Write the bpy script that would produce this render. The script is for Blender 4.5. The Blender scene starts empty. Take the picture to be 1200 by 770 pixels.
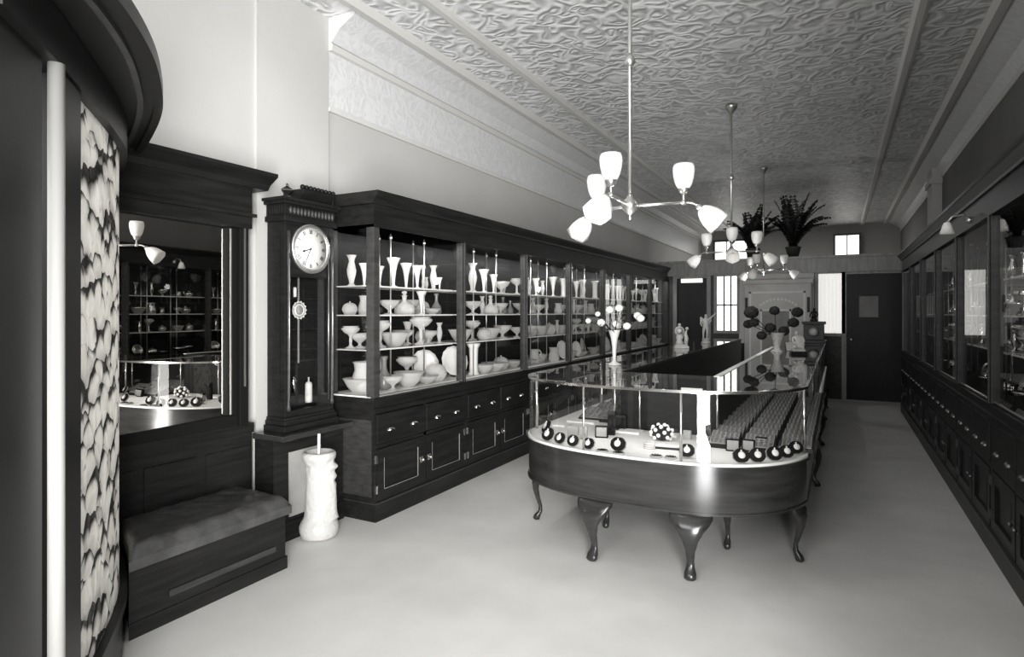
import bpy, math, random
from mathutils import Matrix, Vector
R = math.radians
PI = math.pi
COL = bpy.context.scene.collection
rnd = random.Random(11)

# ------------------------------------------------------------------ camera
YAW = R(28.2); F = 713.0; CX = 600.0; CY = 366.0; H = 1.45
SN, CS = math.sin(YAW), math.cos(YAW)
def at(u, y, z):
    """point of the photograph (1200x770) lying on the level z"""
    zc = F * (H - z) / (y - CY); xc = (u - CX) / F * zc
    return (-zc * SN + xc * CS, zc * CS + xc * SN)
def y_on_x(u, X):
    """where the column u of the photograph meets the plane x = X"""
    phi = YAW - math.atan((u - CX) / F)
    return -X / math.tan(phi)
def x_on_y(u, Y):
    phi = YAW - math.atan((u - CX) / F)
    return -Y * math.tan(phi)
def z_at(y, X, Y):
    return H + (CY - y) / F * (-X * SN + Y * CS)

cam = bpy.data.cameras.new('camera'); cam.lens = F / 1200 * 36; cam.sensor_width = 36
cam.sensor_fit = 'HORIZONTAL'; cam.shift_y = -19 / 1200; cam.clip_start = .02
co = bpy.data.objects.new('camera', cam); COL.objects.link(co)
co.location = (0, 0, H); co.rotation_euler = (R(90), 0, YAW)
bpy.context.scene.camera = co

# ------------------------------------------------------------------ materials
def newmat(name):
    m = bpy.data.materials.new(name); m.use_nodes = True
    nt = m.node_tree; nt.nodes.clear()
    out = nt.nodes.new('ShaderNodeOutputMaterial')
    return m, nt, out
def N(nt, typ, **kw):
    n = nt.nodes.new(typ)
    for k, v in kw.items():
        if k.startswith('i_'):
            n.inputs[k[2:].replace('_', ' ')].default_value = v
        else:
            setattr(n, k, v)
    return n
def gray(v, t=1.0):
    return (v, v * (.985 if t else 1), v * (.945 if t else 1), 1)
def mat(name, v, rough=.5, spec=.5, metal=0, noise=None, bump=None, coat=0, emit=0, stretch=(1, 1, 1), detail=6):
    m, nt, out = newmat(name)
    p = N(nt, 'ShaderNodeBsdfPrincipled')
    p.inputs['Base Color'].default_value = gray(v)
    p.inputs['Roughness'].default_value = rough
    p.inputs['Specular IOR Level'].default_value = spec
    p.inputs['Metallic'].default_value = metal
    p.inputs['Coat Weight'].default_value = coat
    if emit:
        p.inputs['Emission Color'].default_value = gray(1); p.inputs['Emission Strength'].default_value = emit
    nt.links.new(p.outputs[0], out.inputs[0])
    if noise or bump:
        tc = N(nt, 'ShaderNodeTexCoord'); mp = N(nt, 'ShaderNodeMapping')
        mp.inputs['Scale'].default_value = stretch
        nt.links.new(tc.outputs['Object'], mp.inputs[0])
    if noise:
        sc, lo, hi = noise
        n = N(nt, 'ShaderNodeTexNoise'); n.inputs['Scale'].default_value = sc; n.inputs['Detail'].default_value = detail
        nt.links.new(mp.outputs[0], n.inputs['Vector'])
        cr = N(nt, 'ShaderNodeValToRGB'); cr.color_ramp.elements[0].color = gray(lo); cr.color_ramp.elements[1].color = gray(hi)
        cr.color_ramp.elements[0].position = .3; cr.color_ramp.elements[1].position = .7
        nt.links.new(n.outputs['Fac'], cr.inputs[0]); nt.links.new(cr.outputs[0], p.inputs['Base Color'])
    if bump:
        sc, st = bump
        n2 = N(nt, 'ShaderNodeTexNoise'); n2.inputs['Scale'].default_value = sc; n2.inputs['Detail'].default_value = detail
        nt.links.new(mp.outputs[0], n2.inputs['Vector'])
        b = N(nt, 'ShaderNodeBump'); b.inputs['Strength'].default_value = st; b.inputs['Distance'].default_value = .02
        nt.links.new(n2.outputs['Fac'], b.inputs['Height']); nt.links.new(b.outputs[0], p.inputs['Normal'])
    return m
def glass(name, base=.04, tint=.97, rough=0.0):
    m, nt, out = newmat(name)
    lw = N(nt, 'ShaderNodeLayerWeight'); lw.inputs['Blend'].default_value = .5
    pw = N(nt, 'ShaderNodeMath', operation='POWER'); pw.inputs[1].default_value = 5
    nt.links.new(lw.outputs['Facing'], pw.inputs[0])
    ml = N(nt, 'ShaderNodeMath', operation='MULTIPLY_ADD'); ml.inputs[1].default_value = 1 - base; ml.inputs[2].default_value = base
    nt.links.new(pw.outputs[0], ml.inputs[0])
    t = N(nt, 'ShaderNodeBsdfTransparent'); t.inputs[0].default_value = gray(tint, 0)
    g = N(nt, 'ShaderNodeBsdfGlossy'); g.inputs['Color'].default_value = (1, 1, 1, 1); g.inputs['Roughness'].default_value = rough
    mx = N(nt, 'ShaderNodeMixShader')
    nt.links.new(ml.outputs[0], mx.inputs[0]); nt.links.new(t.outputs[0], mx.inputs[1]); nt.links.new(g.outputs[0], mx.inputs[2])
    nt.links.new(mx.outputs[0], out.inputs[0])
    return m
def cloudy(name, v, clear, rough=.15, bump=0, bsc=60):
    """cut or opal glass: partly clear, partly white, glossy"""
    m, nt, out = newmat(name)
    p = N(nt, 'ShaderNodeBsdfPrincipled'); p.inputs['Base Color'].default_value = gray(v); p.inputs['Roughness'].default_value = rough
    p.inputs['Specular IOR Level'].default_value = .8
    t = N(nt, 'ShaderNodeBsdfTransparent'); t.inputs[0].default_value = (.95, .95, .95, 1)
    mx = N(nt, 'ShaderNodeMixShader'); mx.inputs[0].default_value = 1 - clear
    nt.links.new(t.outputs[0], mx.inputs[1]); nt.links.new(p.outputs[0], mx.inputs[2]); nt.links.new(mx.outputs[0], out.inputs[0])
    if bump:
        tc = N(nt, 'ShaderNodeTexCoord'); v_ = N(nt, 'ShaderNodeTexVoronoi'); v_.inputs['Scale'].default_value = bsc
        nt.links.new(tc.outputs['Object'], v_.inputs['Vector'])
        b = N(nt, 'ShaderNodeBump'); b.inputs['Strength'].default_value = bump; b.inputs['Distance'].default_value = .01
        nt.links.new(v_.outputs['Distance'], b.inputs['Height']); nt.links.new(b.outputs[0], p.inputs['Normal'])
        cr = N(nt, 'ShaderNodeValToRGB'); cr.color_ramp.elements[0].color = gray(v * .5); cr.color_ramp.elements[1].color = gray(min(1, v * 1.1))
        cr.color_ramp.elements[1].position = .45
        nt.links.new(v_.outputs['Distance'], cr.inputs[0]); nt.links.new(cr.outputs[0], p.inputs['Base Color'])
    return m
def emission(name, v, s):
    m, nt, out = newmat(name)
    e = N(nt, 'ShaderNodeEmission'); e.inputs[0].default_value = gray(v); e.inputs[1].default_value = s
    nt.links.new(e.outputs[0], out.inputs[0]); return m

M = {}
M['wood'] = mat('dark polished wood', .014, .4, .22, noise=(3, .008, .019), stretch=(4, 1, 12))
M['wood_mid'] = mat('stained wood', .04, .38, .35, noise=(3, .026, .055), stretch=(4, 1, 12))
M['wood_counter'] = mat('polished counter wood', .03, .2, .5, noise=(2.5, .018, .042), stretch=(1, 1, 9))
M['wood_pale'] = mat('pale varnished wood', .3, .35, .5, noise=(3, .22, .36), stretch=(6, 6, 1))
M['black'] = mat('black lacquer', .009, .4, .25)
M['velvet'] = mat('black velvet', .012, .95, .1, bump=(200, .2))
M['plaster'] = mat('cream plaster', .51, .85, .2, noise=(1.2, .48, .53), bump=(60, .05))
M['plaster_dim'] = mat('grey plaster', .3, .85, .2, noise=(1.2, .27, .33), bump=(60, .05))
M['floor'] = mat('pale linoleum', .7, .45, .3, noise=(2.2, .68, .8), bump=(90, .03), detail=9)
M['leather'] = mat('black leather', .05, .28, .7, noise=(9, .03, .07), bump=(16, .45))
M['brass'] = mat('pale brass', .62, .28, .5, metal=.9)
M['nickel'] = mat('nickel plate', .8, .2, .5, metal=1)
M['shaded_nickel'] = mat('dull pewter', .16, .4, .5, metal=1)  # right cabinet fittings: nickel darkened, their shade put into the colour
M['silver'] = mat('polished silver', .8, .14, .5, metal=1)
M['white_metal'] = mat('white enamel', .8, .35, .5)
M['porcelain'] = mat('white glazed porcelain', .58, .3, .4, bump=(28, .5))
M['ivory'] = mat('ivory white', .72, .4, .4)
M['alabaster'] = mat('pale alabaster', .72, .4, .4, noise=(9, .5, .8))
M['dial'] = mat('white dial', .9, .5, .3)
M['ink'] = mat('black ink', .01, .6, .2)
M['deck'] = mat('white satin cloth', .8, .8, .2, bump=(40, .15))
M['paper'] = mat('grey white board', .34, .8, .2, noise=(5, .29, .38))
M['pale_grey'] = mat('pale grey reflection', .3, .35, .4)  # pale colour stands in for the bright reflection on the round post
M['wall_right'] = mat('wall darkened for shade', .17, .85, .2, noise=(1.2, .15, .19))  # darker than the left wall: the right side's shade is in the colour
M['velvet_dots'] = mat('dark jewel pads', .03, .3, .6, noise=(160, .006, .35))
M['ebony'] = mat('dull ebony frame', .01, .6, .08)
M['safe_grey'] = mat('pale grey paint', .6, .5, .3, noise=(3, .52, .66))
M['card'] = mat('grey card', .33, .6, .3, noise=(12, .26, .4))
M['leaf'] = mat('dark foliage', .02, .5, .4, noise=(8, .012, .035))
M['petal'] = mat('white petals', .85, .7, .2)
M['petal_dark'] = mat('dark petals', .035, .8, .2, noise=(30, .02, .06))
M['terracotta'] = mat('dark pottery', .06, .6, .3)
M['pane'] = glass('window glass pane', .04, .96)
M['pane_counter'] = glass('counter plate glass', .06, .95)
M['pane_dim'] = glass('clock door glass', .07, .9)
M['shelf'] = cloudy('glass shelf', .92, .4, .1)
M['cut'] = cloudy('cut glass', .97, .12, .1, .8, 55)
M['crystal'] = cloudy('plain crystal', .95, .25, .08)
M['smoke'] = cloudy('smoky glass', .3, .4, .1)
M['china'] = mat('white china', .88, .3, .5)
M['mirror'] = mat('mirror silvering', .82, .0, .5, metal=1)
M['daylight'] = emission('daylight in the pane', 1, 2.2)
M['daylight_soft'] = emission('daylight behind the curtain', 1, 1.5)
# opal shade
m, nt, out = newmat('opal shade glass')
p = N(nt, 'ShaderNodeBsdfPrincipled'); p.inputs['Base Color'].default_value = gray(.9); p.inputs['Roughness'].default_value = .3
p.inputs['Emission Color'].default_value = gray(1); p.inputs['Emission Strength'].default_value = .08
nt.links.new(p.outputs[0], out.inputs[0]); M['opal'] = m
# embossed tin ceiling
def tin(name, v, sc, strength, warp=2.0, lo=.8, hi=1.12):
    m, nt, out = newmat(name)
    p = N(nt, 'ShaderNodeBsdfPrincipled'); p.inputs['Base Color'].default_value = gray(v); p.inputs['Roughness'].default_value = .38
    p.inputs['Specular IOR Level'].default_value = .5
    tc = N(nt, 'ShaderNodeTexCoord')
    n1 = N(nt, 'ShaderNodeTexNoise'); n1.inputs['Scale'].default_value = sc * .7; n1.inputs['Detail'].default_value = 1
    nt.links.new(tc.outputs['Object'], n1.inputs['Vector'])
    mad = N(nt, 'ShaderNodeVectorMath', operation='MULTIPLY_ADD'); mad.inputs[1].default_value = (warp / sc, warp / sc, warp / sc)
    nt.links.new(n1.outputs['Color'], mad.inputs[0]); nt.links.new(tc.outputs['Object'], mad.inputs[2])
    vo = N(nt, 'ShaderNodeTexVoronoi', feature='SMOOTH_F1'); vo.inputs['Scale'].default_value = sc
    nt.links.new(mad.outputs[0], vo.inputs['Vector'])
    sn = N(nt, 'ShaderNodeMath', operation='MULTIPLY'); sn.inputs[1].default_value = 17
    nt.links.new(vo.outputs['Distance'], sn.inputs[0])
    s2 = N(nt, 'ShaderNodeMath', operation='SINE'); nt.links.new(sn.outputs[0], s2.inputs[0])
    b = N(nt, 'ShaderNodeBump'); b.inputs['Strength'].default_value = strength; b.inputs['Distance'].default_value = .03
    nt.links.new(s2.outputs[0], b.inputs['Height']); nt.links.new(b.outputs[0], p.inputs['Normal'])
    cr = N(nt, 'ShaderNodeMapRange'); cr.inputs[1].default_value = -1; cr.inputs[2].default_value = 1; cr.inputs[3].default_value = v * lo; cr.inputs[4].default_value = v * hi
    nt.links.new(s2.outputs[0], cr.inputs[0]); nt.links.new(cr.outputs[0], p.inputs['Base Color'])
    nt.links.new(p.outputs[0], out.inputs[0]); return m
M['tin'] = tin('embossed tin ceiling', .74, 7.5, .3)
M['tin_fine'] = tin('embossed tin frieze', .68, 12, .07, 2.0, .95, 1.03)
M['tin_plain'] = mat('painted tin moulding', .62, .4, .5)
# chipped glass of the curved panel
def chipped():
    m, nt, out = newmat('chipped white glass')
    p = N(nt, 'ShaderNodeBsdfPrincipled'); p.inputs['Roughness'].default_value = .18; p.inputs['Specular IOR Level'].default_value = .7
    tc = N(nt, 'ShaderNodeTexCoord'); mp = N(nt, 'ShaderNodeMapping'); mp.inputs['Scale'].default_value = (1, 1, .95)
    nt.links.new(tc.outputs['Object'], mp.inputs[0])
    n1 = N(nt, 'ShaderNodeTexNoise'); n1.inputs['Scale'].default_value = 5; n1.inputs['Detail'].default_value = 3
    nt.links.new(mp.outputs[0], n1.inputs['Vector'])
    mad = N(nt, 'ShaderNodeVectorMath', operation='MULTIPLY_ADD'); mad.inputs[1].default_value = (.12, .12, .12)
    nt.links.new(n1.outputs['Color'], mad.inputs[0]); nt.links.new(mp.outputs[0], mad.inputs[2])
    vo = N(nt, 'ShaderNodeTexVoronoi'); vo.inputs['Scale'].default_value = 10.5
    nt.links.new(mad.outputs[0], vo.inputs['Vector'])
    b = N(nt, 'ShaderNodeBump'); b.inputs['Strength'].default_value = 1; b.inputs['Distance'].default_value = .05
    nt.links.new(vo.outputs['Distance'], b.inputs['Height']); nt.links.new(b.outputs[0], p.inputs['Normal'])
    su = N(nt, 'ShaderNodeVectorMath', operation='SUBTRACT'); nt.links.new(mad.outputs[0], su.inputs[0]); nt.links.new(vo.outputs['Position'], su.inputs[1])
    se = N(nt, 'ShaderNodeSeparateXYZ'); nt.links.new(su.outputs[0], se.inputs[0])
    ma = N(nt, 'ShaderNodeMath', operation='MULTIPLY_ADD'); ma.inputs[1].default_value = 9; nt.links.new(se.outputs['Z'], ma.inputs[0]); nt.links.new(vo.outputs['Distance'], ma.inputs[2])
    cr = N(nt, 'ShaderNodeValToRGB')
    cr.color_ramp.elements[0].color = gray(.8); cr.color_ramp.elements[1].color = gray(.07)  # dark crescents put each chip's shadow into the colour
    cr.color_ramp.elements[0].position = .58; cr.color_ramp.elements[1].position = .88
    nt.links.new(ma.outputs[0], cr.inputs[0]); nt.links.new(cr.outputs[0], p.inputs['Base Color'])
    tr = N(nt, 'ShaderNodeBsdfTranslucent'); nt.links.new(cr.outputs[0], tr.inputs[0]); nt.links.new(b.outputs[0], tr.inputs['Normal'])
    mx = N(nt, 'ShaderNodeMixShader'); mx.inputs[0].default_value = .6
    nt.links.new(p.outputs[0], mx.inputs[1]); nt.links.new(tr.outputs[0], mx.inputs[2])
    nt.links.new(mx.outputs[0], out.inputs[0]); return m
M['chipped'] = chipped()

# ------------------------------------------------------------------ mesh builder
class MB:
    def __init__(s): s.v = []; s.f = []; s.sm = []
    def mark(s): return len(s.v)
    def xf(s, k, mt):
        for i in range(k, len(s.v)): s.v[i] = tuple(mt @ Vector(s.v[i]))
        return s
    def face(s, idx, sm=False): s.f.append(tuple(idx)); s.sm.append(sm)
    def box(s, x0, x1, y0, y1, z0, z1):
        k = len(s.v)
        s.v += [(x, y, z) for z in (z0, z1) for x, y in ((x0, y0), (x1, y0), (x1, y1), (x0, y1))]
        for q in ((3, 2, 1, 0), (4, 5, 6, 7), (0, 1, 5, 4), (1, 2, 6, 5), (2, 3, 7, 6), (3, 0, 4, 7)): s.face([k + i for i in q])
        return s
    def poly(s, pts):
        k = len(s.v); s.v += [tuple(p) for p in pts]; s.face(range(k, k + len(pts))); return s
    def prism(s, pts, z0, z1, smooth=False, caps=True):
        k = len(s.v); n = len(pts)
        a = sum(pts[i][0] * pts[(i + 1) % n][1] - pts[(i + 1) % n][0] * pts[i][1] for i in range(n))
        if a < 0: pts = list(reversed(pts))
        s.v += [(x, y, z0) for x, y in pts] + [(x, y, z1) for x, y in pts]
        for i in range(n):
            j = (i + 1) % n; s.face((k + i, k + j, k + n + j, k + n + i), smooth)
        if caps:
            s.face([k + i for i in reversed(range(n))]); s.face([k + n + i for i in range(n)])
        return s
    def run_y(s, prof, y0, y1):
        """profile of (x, z) points run along y"""
        k = len(s.v); s.prism([(x, z) for x, z in prof], 0, 1)
        for i in range(k, len(s.v)):
            x, z, t = s.v[i]; s.v[i] = (x, y0 + (y1 - y0) * t, z)
        # mapping (x,z,t)->(x,y,z) mirrors: flip the faces
        nf = [j for j in range(len(s.f)) if min(s.f[j]) >= k]
        for j in nf: s.f[j] = tuple(reversed(s.f[j]))
        return s
    def lathe(s, prof, n=20, c=(0, 0, 0), mod=None, cap=True, smooth=True):
        k = len(s.v); m = len(prof)
        for i, (r, z) in enumerate(prof):
            for j in range(n):
                a = 2 * PI * j / n; q = r * (mod(a, i / max(1, m - 1)) if mod else 1)
                s.v.append((c[0] + q * math.cos(a), c[1] + q * math.sin(a), c[2] + z))
        for i in range(m - 1):
            for j in range(n):
                a = k + i * n + j; b = k + i * n + (j + 1) % n
                s.face((a, b, b + n, a + n), smooth)
        if cap:
            s.face([k + j for j in reversed(range(n))]); s.face([k + (m - 1) * n + j for j in range(n)])
        return s
    def tube(s, pts, r, n=8, smooth=True):
        pts = [Vector(p) for p in pts]; k = len(s.v); m = len(pts)
        rr = r if isinstance(r, (list, tuple)) else [r] * m
        up = None
        for i, p in enumerate(pts):
            d = (pts[min(i + 1, m - 1)] - pts[max(i - 1, 0)]).normalized()
            if up is None:
                up = Vector((0, 0, 1)) if abs(d.z) < .9 else Vector((1, 0, 0))
            a = d.cross(up).normalized(); up = a.cross(d).normalized(); 
            for j in range(n):
                t = 2 * PI * j / n
                s.v.append(tuple(p + (a * math.cos(t) + up * math.sin(t)) * rr[i]))
        for i in range(m - 1):
            for j in range(n):
                a = k + i * n + j; b = k + i * n + (j + 1) % n
                s.face((a, a + n, b + n, b), smooth)
        s.face([k + j for j in range(n)]); s.face([k + (m - 1) * n + j for j in reversed(range(n))])
        return s
    def ball(s, c, r, n=10, sx=1, sy=1, sz=1):
        k = s.mark(); m = max(4, n // 2 + 1)
        s.lathe([(max(1e-4, r * math.sin(PI * i / m)), -r * math.cos(PI * i / m)) for i in range(m + 1)], n, (0, 0, 0))
        return s.xf(k, Matrix.Translation(c) @ Matrix.Diagonal((sx, sy, sz, 1)))
    def grid(s, fn, nu, nv, smooth=True):
        k = len(s.v)
        for i in range(nu + 1):
            for j in range(nv + 1): s.v.append(tuple(fn(i / nu, j / nv)))
        for i in range(nu):
            for j in range(nv):
                a = k + i * (nv + 1) + j
                s.face((a, a + nv + 1, a + nv + 2, a + 1), smooth)
        return s
    def build(s, name, mt, parent=None, bevel=0):
        me = bpy.data.meshes.new(name); me.from_pydata(s.v, [], s.f)
        me.polygons.foreach_set('use_smooth', s.sm); me.update()
        me.materials.append(M[mt] if isinstance(mt, str) else mt)
        o = bpy.data.objects.new(name, me); COL.objects.link(o)
        if parent is not None: o.parent = parent
        if bevel:
            b = o.modifiers.new('bevel', 'BEVEL'); b.width = bevel; b.segments = 2; b.limit_method = 'ANGLE'
        return o
def tag(o, label, cat, group=None):
    o['label'] = label; o['category'] = cat
    if group: o['group'] = group
    return o
def thing(name, label, cat, loc=(0, 0, 0), rz=0, group=None):
    o = bpy.data.objects.new(name, None); COL.objects.link(o); o.location = loc; o.rotation_euler = (0, 0, rz)
    o.empty_display_size = .1
    return tag(o, label, cat, group)
def struct(o):
    o['kind'] = 'structure'; return o
def dup(o, loc=None, rz=None, sc=None, label=None, group=None, parent=None):
    c = o.copy(); COL.objects.link(c)
    if parent is not None: c.parent = parent
    if loc is not None: c.location = loc
    if rz is not None: c.rotation_euler = (0, 0, rz)
    if sc is not None: c.scale = (sc, sc, sc) if not isinstance(sc, tuple) else sc
    if label: c['label'] = label
    if group: c['group'] = group
    for ch in list(o.children): dup(ch, parent=c)
    return c
ORD = ['first', 'second', 'third', 'fourth', 'fifth', 'sixth', 'seventh', 'eighth', 'ninth', 'tenth', 'eleventh', 'twelfth']

# ------------------------------------------------------------------ room
XL, XR, YF, YB, YP, ZC = -3.3, 1.3, -1.0, 17.0, 11.5, 3.6
struct(MB().box(XL - .1, XR + .1, 1.75, YB + .1, -.1, 0).box(XL - .1, -.75, YF, 1.75, -.1, 0).box(.95, XR + .1, YF, 1.75, -.1, 0).build('floor', 'floor'))
struct(MB().prism([(1.25, -.95), (.31, 1.36), (.5, 1.6), (1.3, 1.75), (1.3, -.95)], 0, 2.6).build('trim_0', 'wood'))  # unseen right-hand enclosure, shaped to block daylight from the right side
struct(MB().box(XL - .1, XR + .1, YF, YB + .1, ZC, ZC + .1).build('ceiling', 'tin'))
struct(MB().box(XL - .1, XL, YF, YB, 0, ZC).build('wall_left', 'plaster'))
struct(MB().box(XR, XR + .1, YF, YB, 0, ZC).build('wall_right', 'wall_right'))
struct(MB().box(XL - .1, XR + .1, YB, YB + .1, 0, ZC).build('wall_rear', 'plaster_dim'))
# pilaster where the shop front meets the side wall
struct(MB().box(XL, XL + .02, 2.66, 3.285, 0, ZC).build('trim_1', 'plaster'))
# left and right coved cornices, frieze and border mouldings of the ceiling
def cove(sgn):
    q = (lambda x: x) if sgn > 0 else (lambda x: -1.96 - x)
    y0 = 3.285
    a = MB().run_y([(q(XL), 3.36), (q(XL + .05), 3.36), (q(XL + .06), 3.40), (q(XL + .04), 3.42), (q(XL), 3.42)], y0, YB)
    b = MB().run_y([(q(XL), 3.42), (q(XL + .05), 3.42), (q(XL + .12), 3.50), (q(XL + .27), 3.575), (q(XL + .30), ZC), (q(XL), ZC)], y0, YB)
    c = MB().run_y([(q(XL + .30), ZC), (q(XL + .30), 3.565), (q(XL + .37), 3.55), (q(XL + .40), ZC)], y0 - 4.2, YB)
    d = MB().run_y([(q(-2.52), ZC), (q(-2.52), 3.575), (q(-2.495), 3.56), (q(-2.45), 3.56), (q(-2.425), 3.575), (q(-2.425), ZC)], y0 - 4.2, YB)
    e = MB().run_y([(q(XL), 2.95), (q(XL + .014), 2.95), (q(XL + .014), 3.36), (q(XL), 3.36)], y0, YB)
    g = MB().run_y([(q(XL), 2.92), (q(XL + .025), 2.92), (q(XL + .035), 2.95), (q(XL), 2.95)], y0, YB)
    return a, b, c, d, e, g
k = 2
for sgn in (1, -1):
    for mb, mt in zip(cove(sgn), ('tin_plain', 'tin_fine', 'tin_plain', 'tin_plain', 'tin_fine', 'tin_plain')):
        struct(mb.build('trim_%d' % k, mt)); k += 1
struct(MB().box(1.18, XR, 10.5, 11.0, 2.42, ZC).box(1.15, XR, 10.46, 11.04, 3.28, 3.36).build('trim_%d' % k, 'plaster')); k += 1

# rear partition with its beam, doors and windows
def hole_wall(x0, x1, z0, z1, holes, y0, y1):
    """a wall between y0 and y1 with rectangular openings (x0, x1, z0, z1), side by side"""
    mb = MB(); x = x0
    for a, b, c, d in sorted(holes):
        if a > x: mb.box(x, a, y0, y1, z0, z1)
        if c > z0: mb.box(a, b, y0, y1, z0, c)
        if d < z1: mb.box(a, b, y0, y1, d, z1)
        x = b
    if x < x1: mb.box(x, x1, y0, y1, z0, z1)
    return mb
W1 = (x_on_y(840, YP), x_on_y(863.5, YP), 1.12, 2.10)
W2 = (x_on_y(959, YP), x_on_y(986.5, YP), 1.10, 2.10)
D1 = (.12, .90, 0, 2.08)
D2 = (-2.66, -2.12, 0, 2.08)
struct(hole_wall(XL, XR, 0, 2.13, [W1, W2, D1, D2], YP, YP + .12).build('wall_partition', 'wood_mid'))
bm_ = MB().box(XL, XR, YP - .05, YP + .55, 2.15, 2.36).box(XL, XR, YP - .09, YP + .55, 2.36, 2.40).box(XL, XR, YP - .07, YP, 2.12, 2.15)
struct(bm_.build('trim_%d' % k, 'wood_pale')); k += 1
# pale plaster panel over the cabinet
struct(MB().box(-1.56, -.36, YP - .012, YP, .9, 2.12).build('trim_%d' % k, 'petal')); k += 1
def window(name, w, y0, vbars, hbars, pane, frame='wood_pale', fw=.05, dep=.12, curtain=False):
    a, b, c, d = w
    f = MB().box(a - fw, a, y0 - .02, y0 + dep, c - fw, d + fw).box(b, b + fw, y0 - .02, y0 + dep, c - fw, d + fw)
    f.box(a, b, y0 - .02, y0 + dep, d, d + fw).box(a - fw, b + fw, y0 - .05, y0 + dep, c - fw, c)
    o = struct(f.build(name, frame))
    s = MB()
    for t in vbars: s.box(a + (b - a) * t - .012, a + (b - a) * t + .012, y0 + .0, y0 + .045, c, d)
    for t in hbars: s.box(a, b, y0 + .0, y0 + .045, c + (d - c) * t - .012, c + (d - c) * t + .012)
    if s.v: s.build('muntin', 'wood_mid', o)
    MB().box(a, b, y0 + .05, y0 + .055, c, d).build('pane', pane, o)
    if curtain:
        g = MB().grid(lambda u, v: (a + (b - a) * u, y0 + .02 + .008 * math.sin(u * 40), c + (d - c) * v), 60, 2)
        cu = g.build('curtain', cloudy('lace curtain', .85, .35, .8), o)
    return o
window('window_1', W1, YP, (.36, .7), (.47,), 'daylight')
window('window_2', W2, YP, (), (), 'daylight', curtain=True)
window('window_3', (-2.9, -2.1, 2.62, 3.32), YB - .12, (.36,), (), 'daylight', 'wood_mid')
window('window_4', (-.06, .44, 2.80, 3.32), YB - .12, (.5,), (), 'daylight', 'wood_mid')
def door(name, w, y0, pane=None):
    a, b, c, d = w
    f = MB().box(a - .07, a, y0 - .02, y0 + .12, 0, d + .07).box(b, b + .07, y0 - .02, y0 + .12, 0, d + .07).box(a, b, y0 - .02, y0 + .12, d, d + .07)
    o = struct(f.build(name, 'wood_pale'))
    lf = MB()
    if pane:
        pa, pb, pc, pd = pane
        lf = hole_wall(a, b, 0.005, d, [pane], y0 + .03, y0 + .07)
        for q0, q1 in ((a + .1, (a + b) / 2 - .03), ((a + b) / 2 + .03, b - .1)):
            lf.box(q0, q1, y0 + .02, y0 + .03, .2, .95)
    else:
        lf.box(a, b, y0 + .03, y0 + .07, 0.005, d)
        for z0, z1 in ((.2, .9), (1.1, 1.9)): lf.box(a + .1, b - .1, y0 + .02, y0 + .03, z0, z1)
    l = lf.build('door_leaf', 'black', o)
    MB().ball((a + .07, y0 - .01, 1.0), .03).tube([(a + .07, y0, 1.0), (a + .07, y0 + .03, 1.0)], .012).build('door_knob', 'brass', l)
    if pane:
        pa, pb, pc, pd = pane
        MB().box(pa, pb, y0 + .045, y0 + .05, pc, pd).build('door_pane', 'paper', l)
    return o
door('door_1', D1, YP, (.30, .575, 1.37, 1.715))
door('door_2', D2, YP)
# bright transom light over the left doorway
struct(MB().box(-2.58, -2.2, YP - .03, YP + .02, 2.0, 2.07).build('window_5', 'daylight_soft'))

# ------------------------------------------------------------------ panelled dado, ledge, mirror on the left
DY0 = -.9
md = MB().box(XL, XL + .05, DY0, 2.60, 0, .70).box(XL, XL + .07, DY0, 2.60, .70, .76).box(XL, XL + .065, DY0, 2.60, 0, .15)
for i in range(4):
    md.box(XL + .05, XL + .06, 1.2 + i * .36, 1.5 + i * .36, .2, .62)
struct(md.build('baseboard_left', 'wood'))
# clock ledge
lg = thing('clock_ledge', 'dark wooden boxed ledge that carries the tall regulator clock', 'ledge', (XL + .05, 2.6, 0))
MB().box(0, .17, .02, .62, 0, .655).box(0, .18, .02, .62, 0, .12).build('ledge_box', 'wood', lg)
MB().box(0, .27, 0, .625, .655, .69).build('ledge_top', 'wood_counter', lg, .006)
# mirror
MY0, MY1 = 1.73, 2.52
MX = XL + .05
mr = thing('wall_mirror', 'large wall mirror in a dark corniced frame above the leather bench', 'mirror', (0, 0, 0))
mg = math.tan(R(3)) * (MY1 - .12 - MY0)
MB().poly([(MX + .02 + mg, MY0, .83), (MX + .02, MY1 - .12, .83), (MX + .02, MY1 - .12, 1.955), (MX + .02 + mg, MY0, 1.955)]).build('mirror_glass', 'mirror', mr)
f = MB().box(XL, MX + .015, MY0, MY1, .765, 2.0)
f.build('mirror_back', 'wood', mr)
f = MB().box(MX + .015, MX + .05, MY1 - .12, MY1 - .075, .83, 1.96).box(MX + .015, MX + .07, MY1 - .06, MY1, .765, 2.0)
f.box(MX + .015, MX + .045, MY1 - .075, MY1 - .06, .80, 1.96)
f.box(MX + .015, MX + .05, MY0, MY1 - .06, .765, .83)
f.build('mirror_frame', 'ebony', mr, .004)
MB().box(MX + .05, MX + .056, MY1 - .116, MY1 - .106, .84, 1.95).box(MX + .07, MX + .076, MY1 - .034, MY1 - .024, 1.0, 1.98).build('frame_bead', 'brass', mr)
f = MB().box(XL, MX + .09, MY0, MY1 + .01, 1.96, 2.21)
f.build('mirror_header', 'wood', mr)
f = MB().run_y([(XL, 2.21), (MX + .10, 2.21), (MX + .12, 2.24), (MX + .19, 2.285), (MX + .19, 2.305), (XL, 2.305)], MY0, MY1 + .12)
f.run_y([(XL, 2.03), (MX + .11, 2.03), (MX + .11, 2.05), (XL, 2.05)], MY0, MY1 + .03)
f.build('mirror_cornice', 'wood', mr)
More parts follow.
